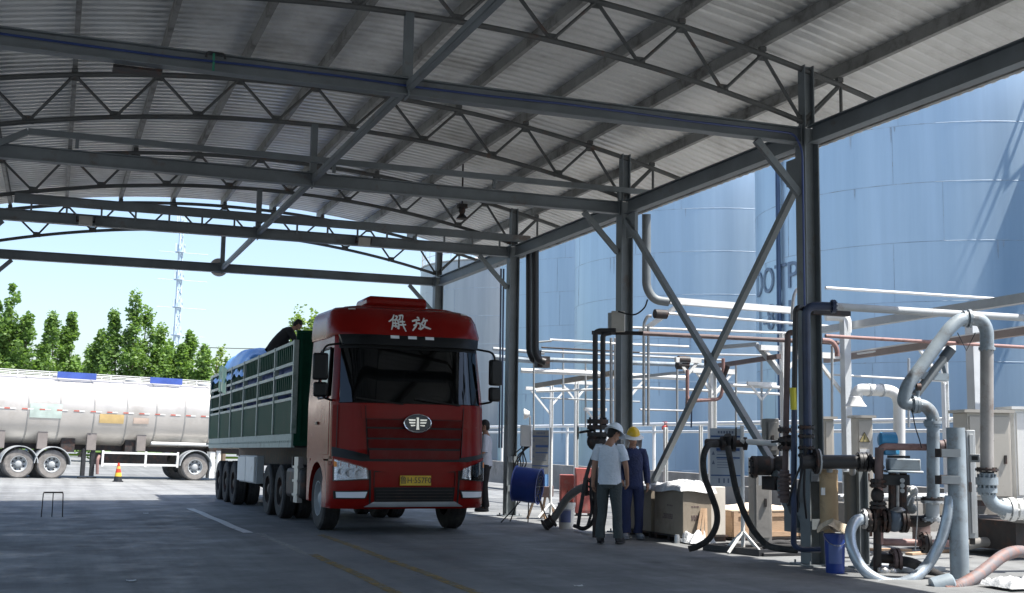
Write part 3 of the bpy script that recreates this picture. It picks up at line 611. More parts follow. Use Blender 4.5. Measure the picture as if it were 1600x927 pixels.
tside(pi+.24, pi+.08, 2.35, 2.95).build('faded_panel', M('faded_buff', (.50, .40, .33), .5), tn)
# walkway on top
m = MB(); 
for y in (-.62, .62):
    for z in (3.88, 4.0): m.bar((-4.2, y, z), (8.4, y, z), .03, .03)
    x = -4.2
    while x < 8.4: m.bar((x, y, 3.76), (x, y, 4.01), .03, .03, V((0, 1, 0))); x += 1.15
m.build('walkway_rail', m_white, tn)
for x0, x1 in ((-.5, .95), (3.05, 4.35)): MB().b2(x0, x1, -.78, -.74, 3.78, 4.02).build('walkway_panel', M('tanker_blue', (.05, .1, .38), .5), tn)
for x in (-3.6, -.2, 2.6, 5.6): MB().lathe([(.28, 0), (.28, .12), (.22, .16), (0, .18)], (x, 0, 3.8), n=16).build('manhole', m_lgrey, tn)
m = MB(); m.b2(-4.3, 8.4, -.5, -.38, 1.08, 1.3); m.b2(-4.3, 8.4, .38, .5, 1.08, 1.3)
for x in (-3.2, -.2, 2.2, 5.6, 7.5): m.b2(x, x+.5, -.9, .9, 1.0, 1.5)
m.build('chassis', m_dark, tn)
m_dusty = M('dusty_tyre', (.20, .19, .18), .9, 0, .25, 5, dirt=(.08, .08, .08), dscale=2)
def wheel(par, x, y, r=.52, w=.28, dual=False, axis=V((0, 1, 0)), out=-1, rimc=m_lgrey, ty=None):
    c = V((x, y, r)); hw = w/2; m = MB()
    for o in ([0, -out*(w+.05)] if dual else [0]):
        cc = c+axis*o; m.lathe([(r*.56, -hw*.9), (r*.9, -hw), (r*.985, -hw*.8), (r, -hw*.4), (r, hw*.4), (r*.985, hw*.8), (r*.9, hw), (r*.56, hw*.9), (r*.56, -hw*.9)], cc, axis, 36)
        for k in range(4): q = (-.6+.4*k)*hw; m.lathe([(r*1.0, q-.012), (r*1.008, q-.006), (r*1.008, q+.006), (r*1.0, q+.012)], cc, axis, 36)
    ty = m.build('wheel', ty or m_rubber, par)
    f = out*hw; m = MB(); R_ = [(r*.56, f*.95), (r*.53, f*.95), (r*.50, f*.4), (r*.30, -f*.1), (r*.26, f*.1), (r*.22, f*.1), (r*.21, f*.7), (r*.12, f*.85), (0, f*.85)]
    m.lathe(R_, c, axis, 30); a, b = frame(axis)
    for k in range(10): q = 2*pi*k/10; o = c+(a*math.cos(q)+b*math.sin(q))*r*.255+axis*(f*.1); m.cyl(o, o+axis*f*.25, .018, 6)
    rm = m.build('rim', rimc, ty); m = MB()
    for k in range(8): q = 2*pi*(k+.5)/8; o = c+(a*math.cos(q)+b*math.sin(q))*r*.41+axis*(f*.26); m.cyl(o, o+axis*f*.03, .04, 10)
    m.build('rim_hole', m_black, ty); return ty
for x in (-1.68, -.50, 5.0): 
    for y, o in ((-1.08, -1), (1.08, 1)): wheel(tn, x-.05, y, .535, .27, True, out=o, ty=m_dusty)
def mudguard(par, x, y, r, w, mat, a0=.12, a1=.88, swap=False):
    R_ = []
    for i in range(17):
        q = pi*(a0+(a1-a0)*i/16); R_.append([V((x+math.cos(q)*r, y+s*w/2, .53+math.sin(q)*r)) for s in (-1, 1)]+[V((x+math.cos(q)*(r+.03), y+w/2, .53+math.sin(q)*(r+.03))), V((x+math.cos(q)*(r+.03), y-w/2, .53+math.sin(q)*(r+.03))), V((x+math.cos(q)*r, y-w/2, .53+math.sin(q)*r))])
    if swap: R_ = [[V((y+(p.y-y), x+(p.x-x), p.z)) for p in r_] for r_ in R_]
    MB().grid(R_).build('mudguard', mat, par)
for x in (-1.73, -.55, 4.95):
    for y in (-1.0, 1.0): mudguard(tn, x, y, .64, .6, m_lgrey, .02 if x != -.55 else 0, .98)
m = MB()
for z in (1.02, .58): m.b2(1.25, 4.25, -1.22, -1.18, z-.04, z+.04)
for x in (1.25, 2.9, 4.17): m.b2(x, x+.08, -1.221, -1.179, .5, 1.1)
m.build('side_guard', m_white, tn)
MB().b2(1.3, 4.0, -.6, .6, .55, 1.0).build('tool_locker', m_dark, tn)
MB().tube([(3.1, -1.25, 1.42), (6.5, -1.25, 1.42)], .065, 10).build('hose_tube', m_white, tn)
for x in (.58, .92):
    MB().b2(x, x+.14, -1.0, -.84, .12, 1.15).box(x+.07, -.92, .06, .3, .26, .05).build('landing_leg', m_black, tn)
for x in (-2.6, -1.1, .7, 2.6): MB().b2(x, x+.35, -1.05, -.9, 1.1, 1.72).build('saddle', M('saddle_grey', (.2, .18, .17), .6), tn)
m = MB(); m.b2(5.55, 5.75, -1.2, -.8, .1, 1.15); m.tube([(5.92, -1.1, .1), (5.92, -1.1, 1.2)], .1, 10).build('rear_locker', m_white, tn)
MB().tube(spline([(1.16, -1.1, .2), (1.12, -1.15, .7), (1.2, -1.1, .9)]), .06, 8).build('hose', m_pink, tn)
tag(tn, kind=None)
# traffic cone
c = G(184, 753); t = thing('traffic_cone', 'red and yellow traffic cone on a dark base before the tanker', 'traffic cone', c)
MB().b2(c.x-.18, c.x+.18, c.y-.18, c.y+.18, c.z, c.z+.035).lathe([(.15, .036), (.125, .2)], c, n=20).build('base', m_black, t)
for (z0, z1, col, nm) in ((.2, .33, (.75, .5, .05), 'yellow_band'), (.33, .47, (.65, .05, .02), 'red_band'), (.47, .56, (.78, .42, .08), 'yellow_band'), (.56, .68, (.65, .05, .02), 'red_band')):
    r = lambda z: .125-(z-.2)*.19
    MB().lathe([(r(z0), z0), (r(z1), z1)]+([(0, z1)] if z1 > .6 else []), c, n=20).build(nm, M('cone_'+nm+str(z0), col, .45), t)
# thin hoop stand
c = G(81, 808); t = thing('hoop_stand', 'thin empty metal frame stand alone on the shaded floor at left', 'stand', c); w_ = px(15.5, gd(81, 808)); h_ = px(38, gd(81, 808))
MB().tube(bend([c+V((-w_, 0, 0)), c+V((-w_*.93, 0, h_)), c+V((w_*.93, 0, h_)), c+V((w_, 0, 0))], .04), .010, 6).build('hoop', m_dark, t)
MB().tube([c+V((0, .1, 0)), c+V((0, 0, h_))], .009, 6).tube([c+V((-w_*.93, -.02, h_)), c+V((w_*.93, -.02, h_))], .016, 6).build('prop', m_dark, t)
# ------------------------------------------------------------ red truck with a green stake trailer
tr = thing('truck', 'red high-roof tractor truck coupled to a green slatted trailer, facing the camera', 'truck', (5.49, 18.65, -.008), .016, local=True, tilt=-.012)
tr.rotation_euler = (-.012, 0, .006); tr.scale = (1.025, 1, 1)
m_red = M('truck_red', (.20, .008, .006), .22, 0, .15, 1.5, dirt=(.16, .02, .014), dscale=1.5, dlo=.5, dhi=.8, spec=.14)
m_red2 = M('grille_red', (.12, .009, .008), .4, 0, .12, 3, spec=.2, dirt=(.13, .03, .025), dscale=4, dlo=.45, dhi=.75)
m_trim = M('black_trim', (.009, .01, .011), .4, 0, .2, 4, spec=.25)
m_inner = M('cab_interior', (.035, .034, .033), .8)
m_green = M('trailer_green', (.007, .058, .034), .6, 0, .25, 2.5, spec=.1, dirt=(.02, .05, .036), dscale=2.5, dlo=.52, dhi=.75)
m_rail = M('worn_rail', (.33, .39, .365), .5, .15, .2, 5, dirt=(.12, .2, .16), dscale=3, dlo=.5, dhi=.7)
m_skirt = M('worn_skirt', (.33, .40, .37), .55, .1, .2, 3, dirt=(.12, .13, .11), dscale=3, dlo=.52, dhi=.7)
mgl = bpy.data.materials.new('tinted_glass'); mgl.use_nodes = True; n = mgl.node_tree.nodes; l = mgl.node_tree.links
tp_ = n.new('ShaderNodeBsdfTransparent'); tp_.inputs[0].default_value = (.14, .17, .19, 1); gl = n.new('ShaderNodeBsdfGlossy'); gl.inputs['Roughness'].default_value = .03; gl.inputs[0].default_value = (.9, .95, 1, 1)
fr = n.new('ShaderNodeFresnel'); fr.inputs[0].default_value = 1.5; mx = n.new('ShaderNodeMixShader'); l.new(fr.outputs[0], mx.inputs[0]); l.new(tp_.outputs[0], mx.inputs[1]); l.new(gl.outputs[0], mx.inputs[2]); l.new(mx.outputs[0], n['Material Output'].inputs[0])
m_lens = bpy.data.materials.new('lamp_lens'); m_lens.use_nodes = True; b = m_lens.node_tree.nodes['Principled BSDF']; b.inputs['Base Color'].default_value = (.75, .8, .85, 1); b.inputs['Roughness'].default_value = .08; b.inputs['Roughness'].default_value = .2
m_clear = mgl.copy(); m_clear.name = 'clear_lens'; m_clear.node_tree.nodes['Transparent BSDF'].inputs[0].default_value = (.93, .95, .97, 1)
HW = 1.25
m_refl = M('reflector', (.95, .97, 1), .18, .85, .05, 9, bump=1)
def lerp(a, b, t): return a+(b-a)*t
def interp(tab, z):
    for (a, va), (b, vb) in zip(tab, tab[1:]):
        if z <= b: return lerp(va, vb, max(0, (z-a)/(b-a)))
    return tab[-1][1]
YB = [(.35, .10), (.45, .03), (.7, 0), (1.2, .0), (1.35, .04), (2.1, .06), (3.15, .27), (3.3, .34), (3.6, .52), (3.74, .72)]
def front(x, z): return interp(YB, z)+.34*max(0, (abs(x)-.72)/.53)**2.2
def fp(c, off, th, mat, name, par=tr, nx=10, nz=3, build=True, mb=None, tilt=0):
    """panel following the cab's front: c = corners (x,z) bl, br, tr, tl; off = stand-off"""
    def q(s, t, o):
        x = lerp(lerp(c[0][0], c[1][0], s), lerp(c[3][0], c[2][0], s), t); z = lerp(lerp(c[0][1], c[1][1], s), lerp(c[3][1], c[2][1], s), t); return V((x, front(x, z)-o-tilt*t, z))
    m = mb or MB(); o = len(m.v)
    A = [[q(i/nx, j/nz, off) for i in range(nx+1)] for j in range(nz+1)]; B = [[q(i/nx, j/nz, off-th) for i in range(nx+1)] for j in range(nz+1)]
    m.grid(A); m.grid([r[::-1] for r in B])
    m.grid([[p for p in A[0]][::-1], B[0][::-1]]); m.grid([A[-1], B[-1]]); m.grid([[r[0] for r in A], [r[0] for r in B]]); m.grid([[r[-1] for r in A][::-1], [r[-1] for r in B][::-1]])
    return m.build(name, mat, par, ang=40) if build else m
def mudguard_y(par, x, y, r, w, mat):
    R_ = []
    for i in range(17):
        q = pi*i/16; c, s_ = math.cos(q), math.sin(q)
        R_.append([V((x+k*w/2, y+c*r, .53+s_*r)) for k in (-1, 1)]+[V((x+w/2, y+c*(r+.03), .53+s_*(r+.03))), V((x-w/2, y+c*(r+.03), .53+s_*(r+.03))), V((x-w/2, y+c*r, .53+s_*r))])
    MB().grid(R_).build('mudguard', mat, par)
# cab shell with window openings
zl = [1.18, 1.35, 1.7, 2.08, 2.2, 2.6, 3.0, 3.12, 3.3, 3.5, 3.62, 3.70, 3.74]
fx = [-HW, -1.17, -1.05, -.9, -.7, -.35, 0, .35, .7, .9, 1.05, 1.17, HW]
sy = [.55, .8, 1.35, 1.5, 2.3]
m = MB(); rows = []
for z in zl:
    k = 1 if z < 3.2 else 1-.0*(z-3.2)
    ins = interp([(1, 0), (2.1, 0), (3.15, .05), (3.5, .07), (3.66, .14), (3.74, .3)], z)
    s = (HW-ins)/HW; fr_ = [V((x*s, front(x, z), z)) for x in fx]
    y0 = fr_[-1].y; right = [V((HW*s, max(y0+.02*(i+1), y) if z < 3.3 else max(y, y0+.03*(i+1)), z)) for i, y in enumerate(sy)]; left = [V((-p.x, p.y, p.z)) for p in right][::-1]
    rows.append(left+fr_+right)
o = 0; nn = len(rows[0]); m.v = [p for r in rows for p in r]
for i in range(len(rows)-1):
    for k in range(nn-1):
        zc = (zl[i]+zl[i+1])/2; f_ = k-5
        if 2.08 < zc < 3.12 and 1 <= f_ <= 10: continue                      # windscreen opening
        if 2.2 < zc < 3.0 and k in (2, nn-4): continue                        # side window opening
        if 2.2 < zc < 3.0 and k in (3, nn-5): continue
        m.f.append([i*nn+k, i*nn+k+1, (i+1)*nn+k+1, (i+1)*nn+k]); m.m.append(0)
bk0 = [r[0] for r in rows]; bk1 = [r[-1] for r in rows]; m.grid([bk1, bk0]); m.grid([[V((p.x, p.y, p.z)) for p in rows[-1]], [V((p.x*.2, lerp(p.y, 1.5, .8), 3.76)) for p in rows[-1]]])
cab = m.build('cab', m_red, tr, ang=50)
m = MB(); m.b2(-1.15, 1.15, 2.05, 2.1, 1.3, 3.2); m.b2(-1.15, 1.15, .5, 2.2, 3.12, 3.16); m.b2(-1.2, 1.2, .35, 2.2, 1.25, 1.3)
m.b2(-1.16, 1.16, .34, .85, 1.85, 2.02); m.b2(-.95, -.35, 1.25, 1.75, 1.3, 1.95); m.b2(.3, .95, 1.25, 1.75, 1.3, 1.95)
m.b2(-.95, -.35, 1.7, 1.85, 1.9, 2.75); m.b2(.3, .95, 1.7, 1.85, 1.9, 2.75); m.b2(-1.2, -1.17, 1.5, 2.1, 2, 3.1); m.b2(1.17, 1.2, 1.5, 2.1, 2, 3.1)
m.tube([(.62+.24*math.cos(q/3), .95+.12*math.sin(q/3), 2.1+.19*math.sin(q/3)) for q in range(20)], .018, 6)
m.build('cab_interior', m_inner, tr)
fp([(-1.165, 2.09), (1.165, 2.09), (1.13, 3.115), (-1.13, 3.115)], .0, .008, mgl, 'windscreen', nx=16, nz=6)
for s in (-1, 1):
    MB().prism([(s*1.243, .83, 2.21), (s*1.243, 1.49, 2.21), (s*1.21, 1.49, 2.99), (s*1.205, .83, 2.99)], (s*-.006, 0, 0)).build('side_window', mgl, tr, smooth=False)
    MB().tube(bend([(s*1.25, .80, 2.19), (s*1.25, 1.52, 2.19), (s*1.215, 1.52, 3.01), (s*1.21, .80, 3.01), (s*1.25, .80, 2.19)], .05), .02, 6).build('window_seal', m_trim, tr)
    # door, handle, mirrors
    MB().b2(s*1.252-.004, s*1.252+.004, .62, 1.62, 1.25, 2.13).build('door', m_red, tr, bevel=.004)
    MB().b2(s*1.262-.02, s*1.262+.02, 1.42, 1.56, 1.75, 1.80).build('door_handle', m_trim, tr)
    m = MB(); m.tube(bend([(s*1.15, .42, 3.05), (s*1.42, .32, 3.0), (s*1.46, .34, 2.8)], .1), .018, 8); m.build('mirror_arm', m_trim, tr); MB().tube(bend([(s*1.22, .5, 2.12), (s*1.42, .36, 2.16), (s*1.45, .36, 2.3)], .1), .018, 8).build('mirror_arm', m_trim, tr)
    m = MB(); c = V((s*1.47, .37, 2.66)); R_ = Matrix.Rotation(s*.28, 3, 'Z')
    m.box(*c, .24, .10, .44, R_); m.box(s*1.46, .37, 2.29, .22, .10, .24, R_); mr = m.build('mirror', m_trim, tr, bevel=.035)
fp([(-1.255, 1.34), (1.255, 1.34), (1.255, 2.05), (-1.255, 2.05)], .008, .01, m_red, 'front_panel', nx=20, nz=5)
# two raised side sections and hood lines
for s in (-1, 1):
    c = [(-1.2, 1.28), (-.76, 1.22), (-.80, 2.0), (-1.18, 2.06)]; c = [(x*s*-1*-1, z) for x, z in c] if s < 0 else [(-x, z) for x, z in (c[1], c[0], c[3], c[2])]
    fp(c, .035, .03, m_red, 'corner_panel', nx=6, nz=5)
# panel gaps
for s in (-1, 1):
    for c in ([(-.775, 1.26), (-.765, 1.26), (-.805, 2.04), (-.815, 2.04)], [(-1.205, 1.36), (-1.197, 1.36), (-1.19, 2.05), (-1.198, 2.05)]):
        c = c if s < 0 else [(-x, z) for x, z in (c[1], c[0], c[3], c[2])]
        fp(c, .040, .004, m_trim, 'panel_gap', nx=1, nz=8)
# grille slats
m = MB(); fp([(-.74, 1.17), (.74, 1.17), (.80, 1.83), (-.80, 1.83)], .014, .01, m_trim, 'grille_backing', nx=12)
zz = [(1.19, 1.33), (1.36, 1.50), (1.53, 1.67), (1.70, 1.82)]
for z0, z1 in zz:
    w0, w1 = .73+(z0-1.17)*.09, .73+(z1-1.17)*.09
    fp([(-w0, z0), (w0, z0), (w1, z1), (-w1, z1)], .018, .02, m_red2, 'grille_slat', nx=12, nz=2, tilt=.045)
fp([(-.86, 1.84), (.86, 1.84), (.88, 2.02), (-.88, 2.02)], .03, .02, m_red, 'hood_lip', nx=12, nz=2)
# emblem
c = V((.02, -.075, 1.765)); m = MB(); a = [(math.cos(2*pi*k/32)*.215, math.sin(2*pi*k/32)*.138) for k in range(32)]
m.prism([(c.x+x, c.y+.05, c.z+z) for x, z in a], (0, -.022, 0)); em = m.build('emblem', M('emblem_blue', (.008, .02, .035), .2), tr)
MB().tube([(c.x+math.cos(2*pi*k/40)*.22, c.y+.03, c.z+math.sin(2*pi*k/40)*.142) for k in range(41)], .012, 8).build('emblem_ring', m_chrome, em)
m = MB(); f_ = lambda pts: m.prism([(c.x+x, c.y+.0279, c.z+z) for x, z in pts], (0, -.012, 0))
f_([(-.028, -.10), (.028, -.10), (.02, -.07), (.017, .095), (-.02, .095), (-.03, .08), (-.016, .078), (-.02, -.07)][::1])
for s in (-1, 1):
    for x0, x1, z0, z1 in ((.04, .155, .04, .066), (.04, .145, -.002, .022), (.04, .12, -.05, -.024)):
        f_([(s*x0, z0+(.0 if z0 > -.04 else .01)), (s*(x1-.012), z0), (s*x1, z1), (s*x0, z1)][::s])
m.build('emblem_wing', m_chrome, em, smooth=False)
# dark band sweeping under the panel, bumper, lamps
NB = 20; m = MB()
def sweep(lo, hi, off, th, mat, name, x0=-1.25, x1=1.25, n=24):
    A, B = [], []
    m = MB()
    for t in range(4):
        A.append([V((x, front(x, lerp(lo(x), hi(x), t/3))-off, lerp(lo(x), hi(x), t/3))) for x in [lerp(x0, x1, i/n) for i in range(n+1)]])
    B = [[p+V((0, th, 0)) for p in r] for r in A]
    m.grid(A); m.grid([r[::-1] for r in B]); m.grid([A[-1], B[-1]]); m.grid([B[0], A[0]]); m.grid([[r[0] for r in A], [r[0] for r in B]]); m.grid([[r[-1] for r in B], [r[-1] for r in A]]); return m.build(name, mat, tr, ang=40)
dip = lambda x: .19*max(0, (abs(x)-.4)/.85)
sweep(lambda x: 1.05+dip(x)*.9, lambda x: 1.17+dip(x)*1.1, .012, .05, m_trim, 'dark_band')
sweep(lambda x: .97+dip(x)*.6, lambda x: 1.055+dip(x)*.9, .05, .3, m_red, 'bumper_top')
m = MB()
rows = []
for z in (.40, .46, .6, .76, .97, 1.15):
    f1 = [V((x, front(x, z)-(.03 if z > .45 else 0), z)) for x in fx]
    rows.append([V((-HW, y, z)) for y in (1.02 if z < .8 else .92, .75)]+f1+[V((HW, y, z)) for y in (.75, 1.02 if z < .8 else .92)])
m.grid(rows); m.build('bumper', m_red, tr, ang=40)
fp([(-.64, .50), (.64, .50), (.66, .745), (-.66, .745)], .05, .03, m_trim, 'lower_intake', nx=10)
m = MB()
for z in (.54, .59, .64, .69): fp([(-.62, z), (.62, z), (.62, z+.012), (-.62, z+.012)], .062, .012, m_trim, 'x', nx=6, nz=1, build=False, mb=m)
m.build('intake_grille', m_dark, tr)
fp([(-.80, .435), (.80, .435), (.66, .515), (-.66, .515)], .075, .06, M('silver_lip', (.33, .35, .37), .4, .4), 'skid_lip', nx=10)
for s in (-1, 1):
    def cc(p): p = [(x*s, z) for x, z in p]; return p if s > 0 else [p[1], p[0], p[3], p[2]]
    fp(cc([(.74, .865), (1.24, .83), (1.245, 1.21), (.76, 1.06)]), .042, .02, m_trim, 'lamp_housing', nx=8)
    fp(cc([(.77, .885), (1.22, .85), (1.225, 1.17), (.79, 1.04)]), .050, .006, m_refl, 'headlight_reflector', nx=8)
    for x, z, r in ((.90, .955, .055), (1.03, .965, .06), (1.14, .99, .045)):
        y = front(x, z)-.052; mm = MB().lathe([(r, 0), (r*.7, .02), (0, .024)], (x*s, y-.012, z), V((0, 1, 0)), 16); mm.build('bulb', m_lgrey, tr)
        MB().lathe([(r, .0), (r*1.08, -.01), (r*1.08, .01), (r, 0)], (x*s, y-.006, z), V((0, 1, 0)), 16).build('bulb_ring', m_trim, tr)
    fp(cc([(.76, .875), (1.235, .845), (1.24, 1.19), (.78, 1.05)]), .095, .004, m_clear, 'headlight', nx=10)
    fp(cc([(1.205, 1.06), (1.24, 1.06), (1.243, 1.15), (1.21, 1.14)]), .1, .01, M('amber', (.8, .25, .02), .3), 'indicator', nx=2)
    fp(cc([(.78, .565), (1.22, .555), (1.23, .68), (.74, .70)]), .045, .02, m_trim, 'fog_lamp_housing', nx=8)
    fp(cc([(.80, .58), (1.19, .575), (1.2, .665), (.77, .675)]), .066, .02, m_lens, 'fog_lamp', nx=6)
    fp(cc([(.82, .59), (1.18, .585), (1.18, .655), (.80, .665)]), .049, .004, m_refl, 'fog_reflector', nx=6)
for c in ([(-.66, .985), (.66, .985), (.66, 1.0), (-.66, 1.0)], [(-.665, .76), (-.655, .76), (-.655, .99), (-.665, .99)], [(.655, .76), (.665, .76), (.665, .99), (.655, .99)]): fp(c, .046, .012, m_trim, 'panel_gap', nx=8, nz=1)
for s in (-1, 1):
    c = [(.70, .46), (.725, .46), (.745, 1.05), (.715, 1.05)]; c = c if s > 0 else [(-x, z) for x, z in (c[1], c[0], c[3], c[2])]
    fp(c, .040, .008, m_trim, 'panel_gap', nx=2, nz=6)
# number plate
fp([(-.25, .775), (.25, .775), (.25, .93), (-.25, .93)], .075, .02, M('plate_yellow', (.62, .42, .03), .45, 0, .06), 'number_plate', nx=2, nz=1)
vs, fs = tmesh('鲁H·557F0', .122, .002); MB().add([(p.x*.94, -.0785+.0-p.z, .852+p.y*1.08) for p in vs], fs).build('plate_text', m_black, tr, smooth=False)
# visor and roof fairing
fp([(-1.13, 3.03), (1.13, 3.03), (1.17, 3.20), (-1.17, 3.20)], .12, .09, m_trim, 'sun_visor', nx=12)
fp([(-1.16, 2.98), (1.16, 2.98), (1.16, 3.12), (-1.16, 3.12)], .012, .02, m_trim, 'screen_band', nx=12)
m = MB(); rows = []
for z, o, ins in ((3.20, .10, .03), (3.26, .12, .02), (3.5, .10, .03), (3.64, .08, .06), (3.70, .03, .12)):
    rows.append([V((-HW+ins, 2.3, z+.03)), V((-HW+ins, 1.2, z))]+[V((x*(1-ins/HW), front(x, z)-o, z)) for x in fx]+[V((HW-ins, 1.2, z)), V((HW-ins, 2.3, z+.03))])
rows.append([V((p.x*.6, lerp(p.y, 1.5, .5), 3.735)) for p in rows[-1]]); rows.append([V((p.x*.1, lerp(p.y, 1.5, .8), 3.745)) for p in rows[-1]])
m.grid(rows); m.grid([rows[0], [V((p.x*.96, p.y+.12, 3.201)) for p in rows[0]]]); m.build('roof_fairing', m_red, tr, ang=45)
MB().b2(-.62, .42, .85, 1.7, 3.735, 3.93).build('roof_air_conditioner', m_red, tr, bevel=.07)
for x in (-.95, .95, ):
    fp([(x-.05, 3.635), (x+.05, 3.635), (x+.05, 3.655), (x-.05, 3.655)], .105, .02, m_white, 'marker_lamp', nx=2, nz=1)
for x in (-.33, -.04, .25): fp([(x-.07, 3.145), (x+.07, 3.145), (x+.07, 3.195), (x-.07, 3.195)], .14, .02, m_lens, 'marker_lamp', nx=2, nz=1)
# brush lettering on the fairing, built stroke by stroke
m = MB()
def stroke(pts, w, cx, cz, s):
    q = [V((cx+x*s, 0, cz+z*s)) for x, z in pts]; q = spline(q, 5) if len(q) > 2 else [q[0], q[0].lerp(q[1], .5), q[1]]
    q = [V((p.x, front(p.x, p.z)-.118+.012*0, p.z)) for p in q]; k = len(q)
    rs = [w*s*(.55+.6*math.sin(pi*(.15+.75*i/(k-1)))) for i in range(k)]; vs = []
    for i, p in enumerate(q):
        t = (q[min(i+1, k-1)]-q[max(i-1, 0)]).normalized(); n_ = V((-t.z, 0, t.x)); vs += [p+n_*rs[i]-V((0, .004, 0)), p-n_*rs[i]-V((0, .004, 0))]
    m.add(vs, [(2*i, 2*i+1, 2*i+3, 2*i+2) for i in range(k-1)])
s = .27; cx, cz = -.25, 3.43
for pts in ([(-.15, .5), (-.3, .2), (-.55, .02)], [(-.1, .42), (.02, .36), (-.12, .16)], [(-.28, .14), (-.33, -.2), (-.45, -.5)], [(-.28, .14), (.02, .12), (.02, -.38), (-.08, -.34)], [(-.28, -.06), (.0, -.08)], [(-.32, -.24), (.0, -.26)], [(-.14, .12), (-.16, -.36)],
            [(.12, .44), (.36, .46), (.32, .2)], [(.22, .44), (.18, .26), (.08, .14)], [(.2, .12), (.12, -.02)], [(.12, .04), (.46, .06)], [(.06, -.16), (.5, -.13)], [(.3, .18), (.32, -.2), (.44, -.58)]): stroke(pts, .05, cx, cz, s)
cx = .13
for pts in ([(-.14, .42), (-.02, .32)], [(-.5, .12), (-.25, .2), (.02, .24)], [(-.22, .2), (-.28, -.14), (-.55, -.5)], [(-.24, .0), (-.02, -.02), (-.06, -.34), (-.18, -.32)], [(-.45, -.16), (-.25, -.08)], [(.3, .38), (.18, .12), (.02, -.04)], [(.2, .16), (.5, .24)], [(.36, .16), (.2, -.18), (-.06, -.42)], [(.08, -.04), (.3, -.22), (.62, -.34)]): stroke(pts, .055, cx, cz, s)
m.build('brush_lettering', m_white, tr, smooth=False)
# wipers
m = MB()
for x0, x1 in ((-.2, -.95), (.75, 0)): m.tube([V((x0, front(x0, 2.07)-.03, 2.07)), V((x1, front(x1, 2.16)-.035, 2.16))], .012, 5)
m.build('wiper', m_trim, tr)
# fenders, steps, chassis
for s in (-1, 1):
    mudguard_y(tr, s*1.08, 1.45, .60, .34, m_red)
    R_ = []
    for i in range(13): q = pi*i/12; R_.append([V((s*1.252, 1.45+math.cos(q)*.60, .53+math.sin(q)*.60)), V((s*1.252, 1.45+math.cos(q)*.78, min(1.22, .53+math.sin(q)*.86)))])
    MB().grid(R_ if s > 0 else [r[::-1] for r in R_]).build('wheel_arch', m_red, tr)
    MB().b2(s*1.1-.14, s*1.1+.14, 2.08, 2.32, .45, 1.25).build('side_fairing', m_red, tr, bevel=.02)
    m = MB(); m.b2(s*1.12-.12, s*1.12+.12, .86, .99, .42, .46); m.b2(s*1.12-.12, s*1.12+.12, .9, 1.0, .74, .78); m.build('step', m_lgrey, tr)
    MB().b2(s*.95-.30, s*.95+.27, 2.75, 4.2, .45, 1.0).build('fuel_tank', m_galv if s > 0 else m_dark, tr, bevel=.08)
    m = MB(); m.b2(s*1.2-.06, s*1.2+.03, 3.0, 3.35, .38, 1.2)
    for z in (.5, .75, 1.0): m.b2(s*1.23-.05, s*1.23+.06, 2.95, 3.4, z, z+.04)
    m.build('ladder_step', m_galv, tr)
m = MB(); m.b2(-.43, -.33, .8, 8, .68, .98); m.b2(.33, .43, .8, 8, .68, .98); m.b2(-.9, .9, 1.4, 1.52, .42, .56); m.b2(-.6, .6, .6, 2.2, .7, 1.15); m.b2(-.35, .35, .9, 1.9, .38, .72); m.b2(-1.1, 1.1, 2.33, 2.4, .9, 3.1); m.build('chassis', m_dark, tr)
for s in (-1, 1):
    wheel(tr, s*1.08, 1.45, .52, .29, axis=V((1, 0, 0)), out=s)
    for y in (5.05, 6.42): wheel(tr, s*1.08, y, .52, .27, True, axis=V((1, 0, 0)), out=s, rimc=m_dark)
    for y in (11.25, 12.55, 13.85): wheel(tr, s*1.08, y, .52, .27, True, axis=V((1, 0, 0)), out=s, rimc=m_dark)
m = MB()
for y in (5.05, 6.42, 11.25, 12.55, 13.85): m.cyl((-.8, y, .52), (.8, y, .52), .09); m.ell((0, y, .52), .2)
m.build('axle', m_dark, tr)
# trailer
TY0, TY1, TZ0, TZ1, TW = 3.45, 15.3, 1.50, 3.38, 1.28
MB().b2(-TW+.02, TW-.02, TY0, TY1, TZ0-.12, TZ0+.02).b2(-.5, -.35, TY0, TY1, .95, TZ0-.121).b2(.35, .5, TY0, TY1, .95, TZ0-.121).build('trailer_bed', m_dark, tr)
m = MB(); m.b2(-TW+.002, TW-.002, TY0-.03, TY0, TZ0-.1, TZ1+.16)
for i in range(14): x = -1.18+i*.18; m.b2(x-.03, x+.03, TY0-.055, TY0-.031, TZ0, TZ1+.1)
m.b2(-TW, TW, TY0-.07, TY0-.031, TZ1+.101, TZ1+.16); m.build('trailer_front_wall', m_green, tr)
MB().b2(-.98, -.92, TY0-.075, TY0-.071, TZ1+.12, TZ1+.14).b2(-.88, -.82, TY0-.075, TY0-.071, TZ1+.12, TZ1+.14).build('marker_sticker', m_white, tr)
NBAY = 6; bl = (TY1-TY0)/NBAY
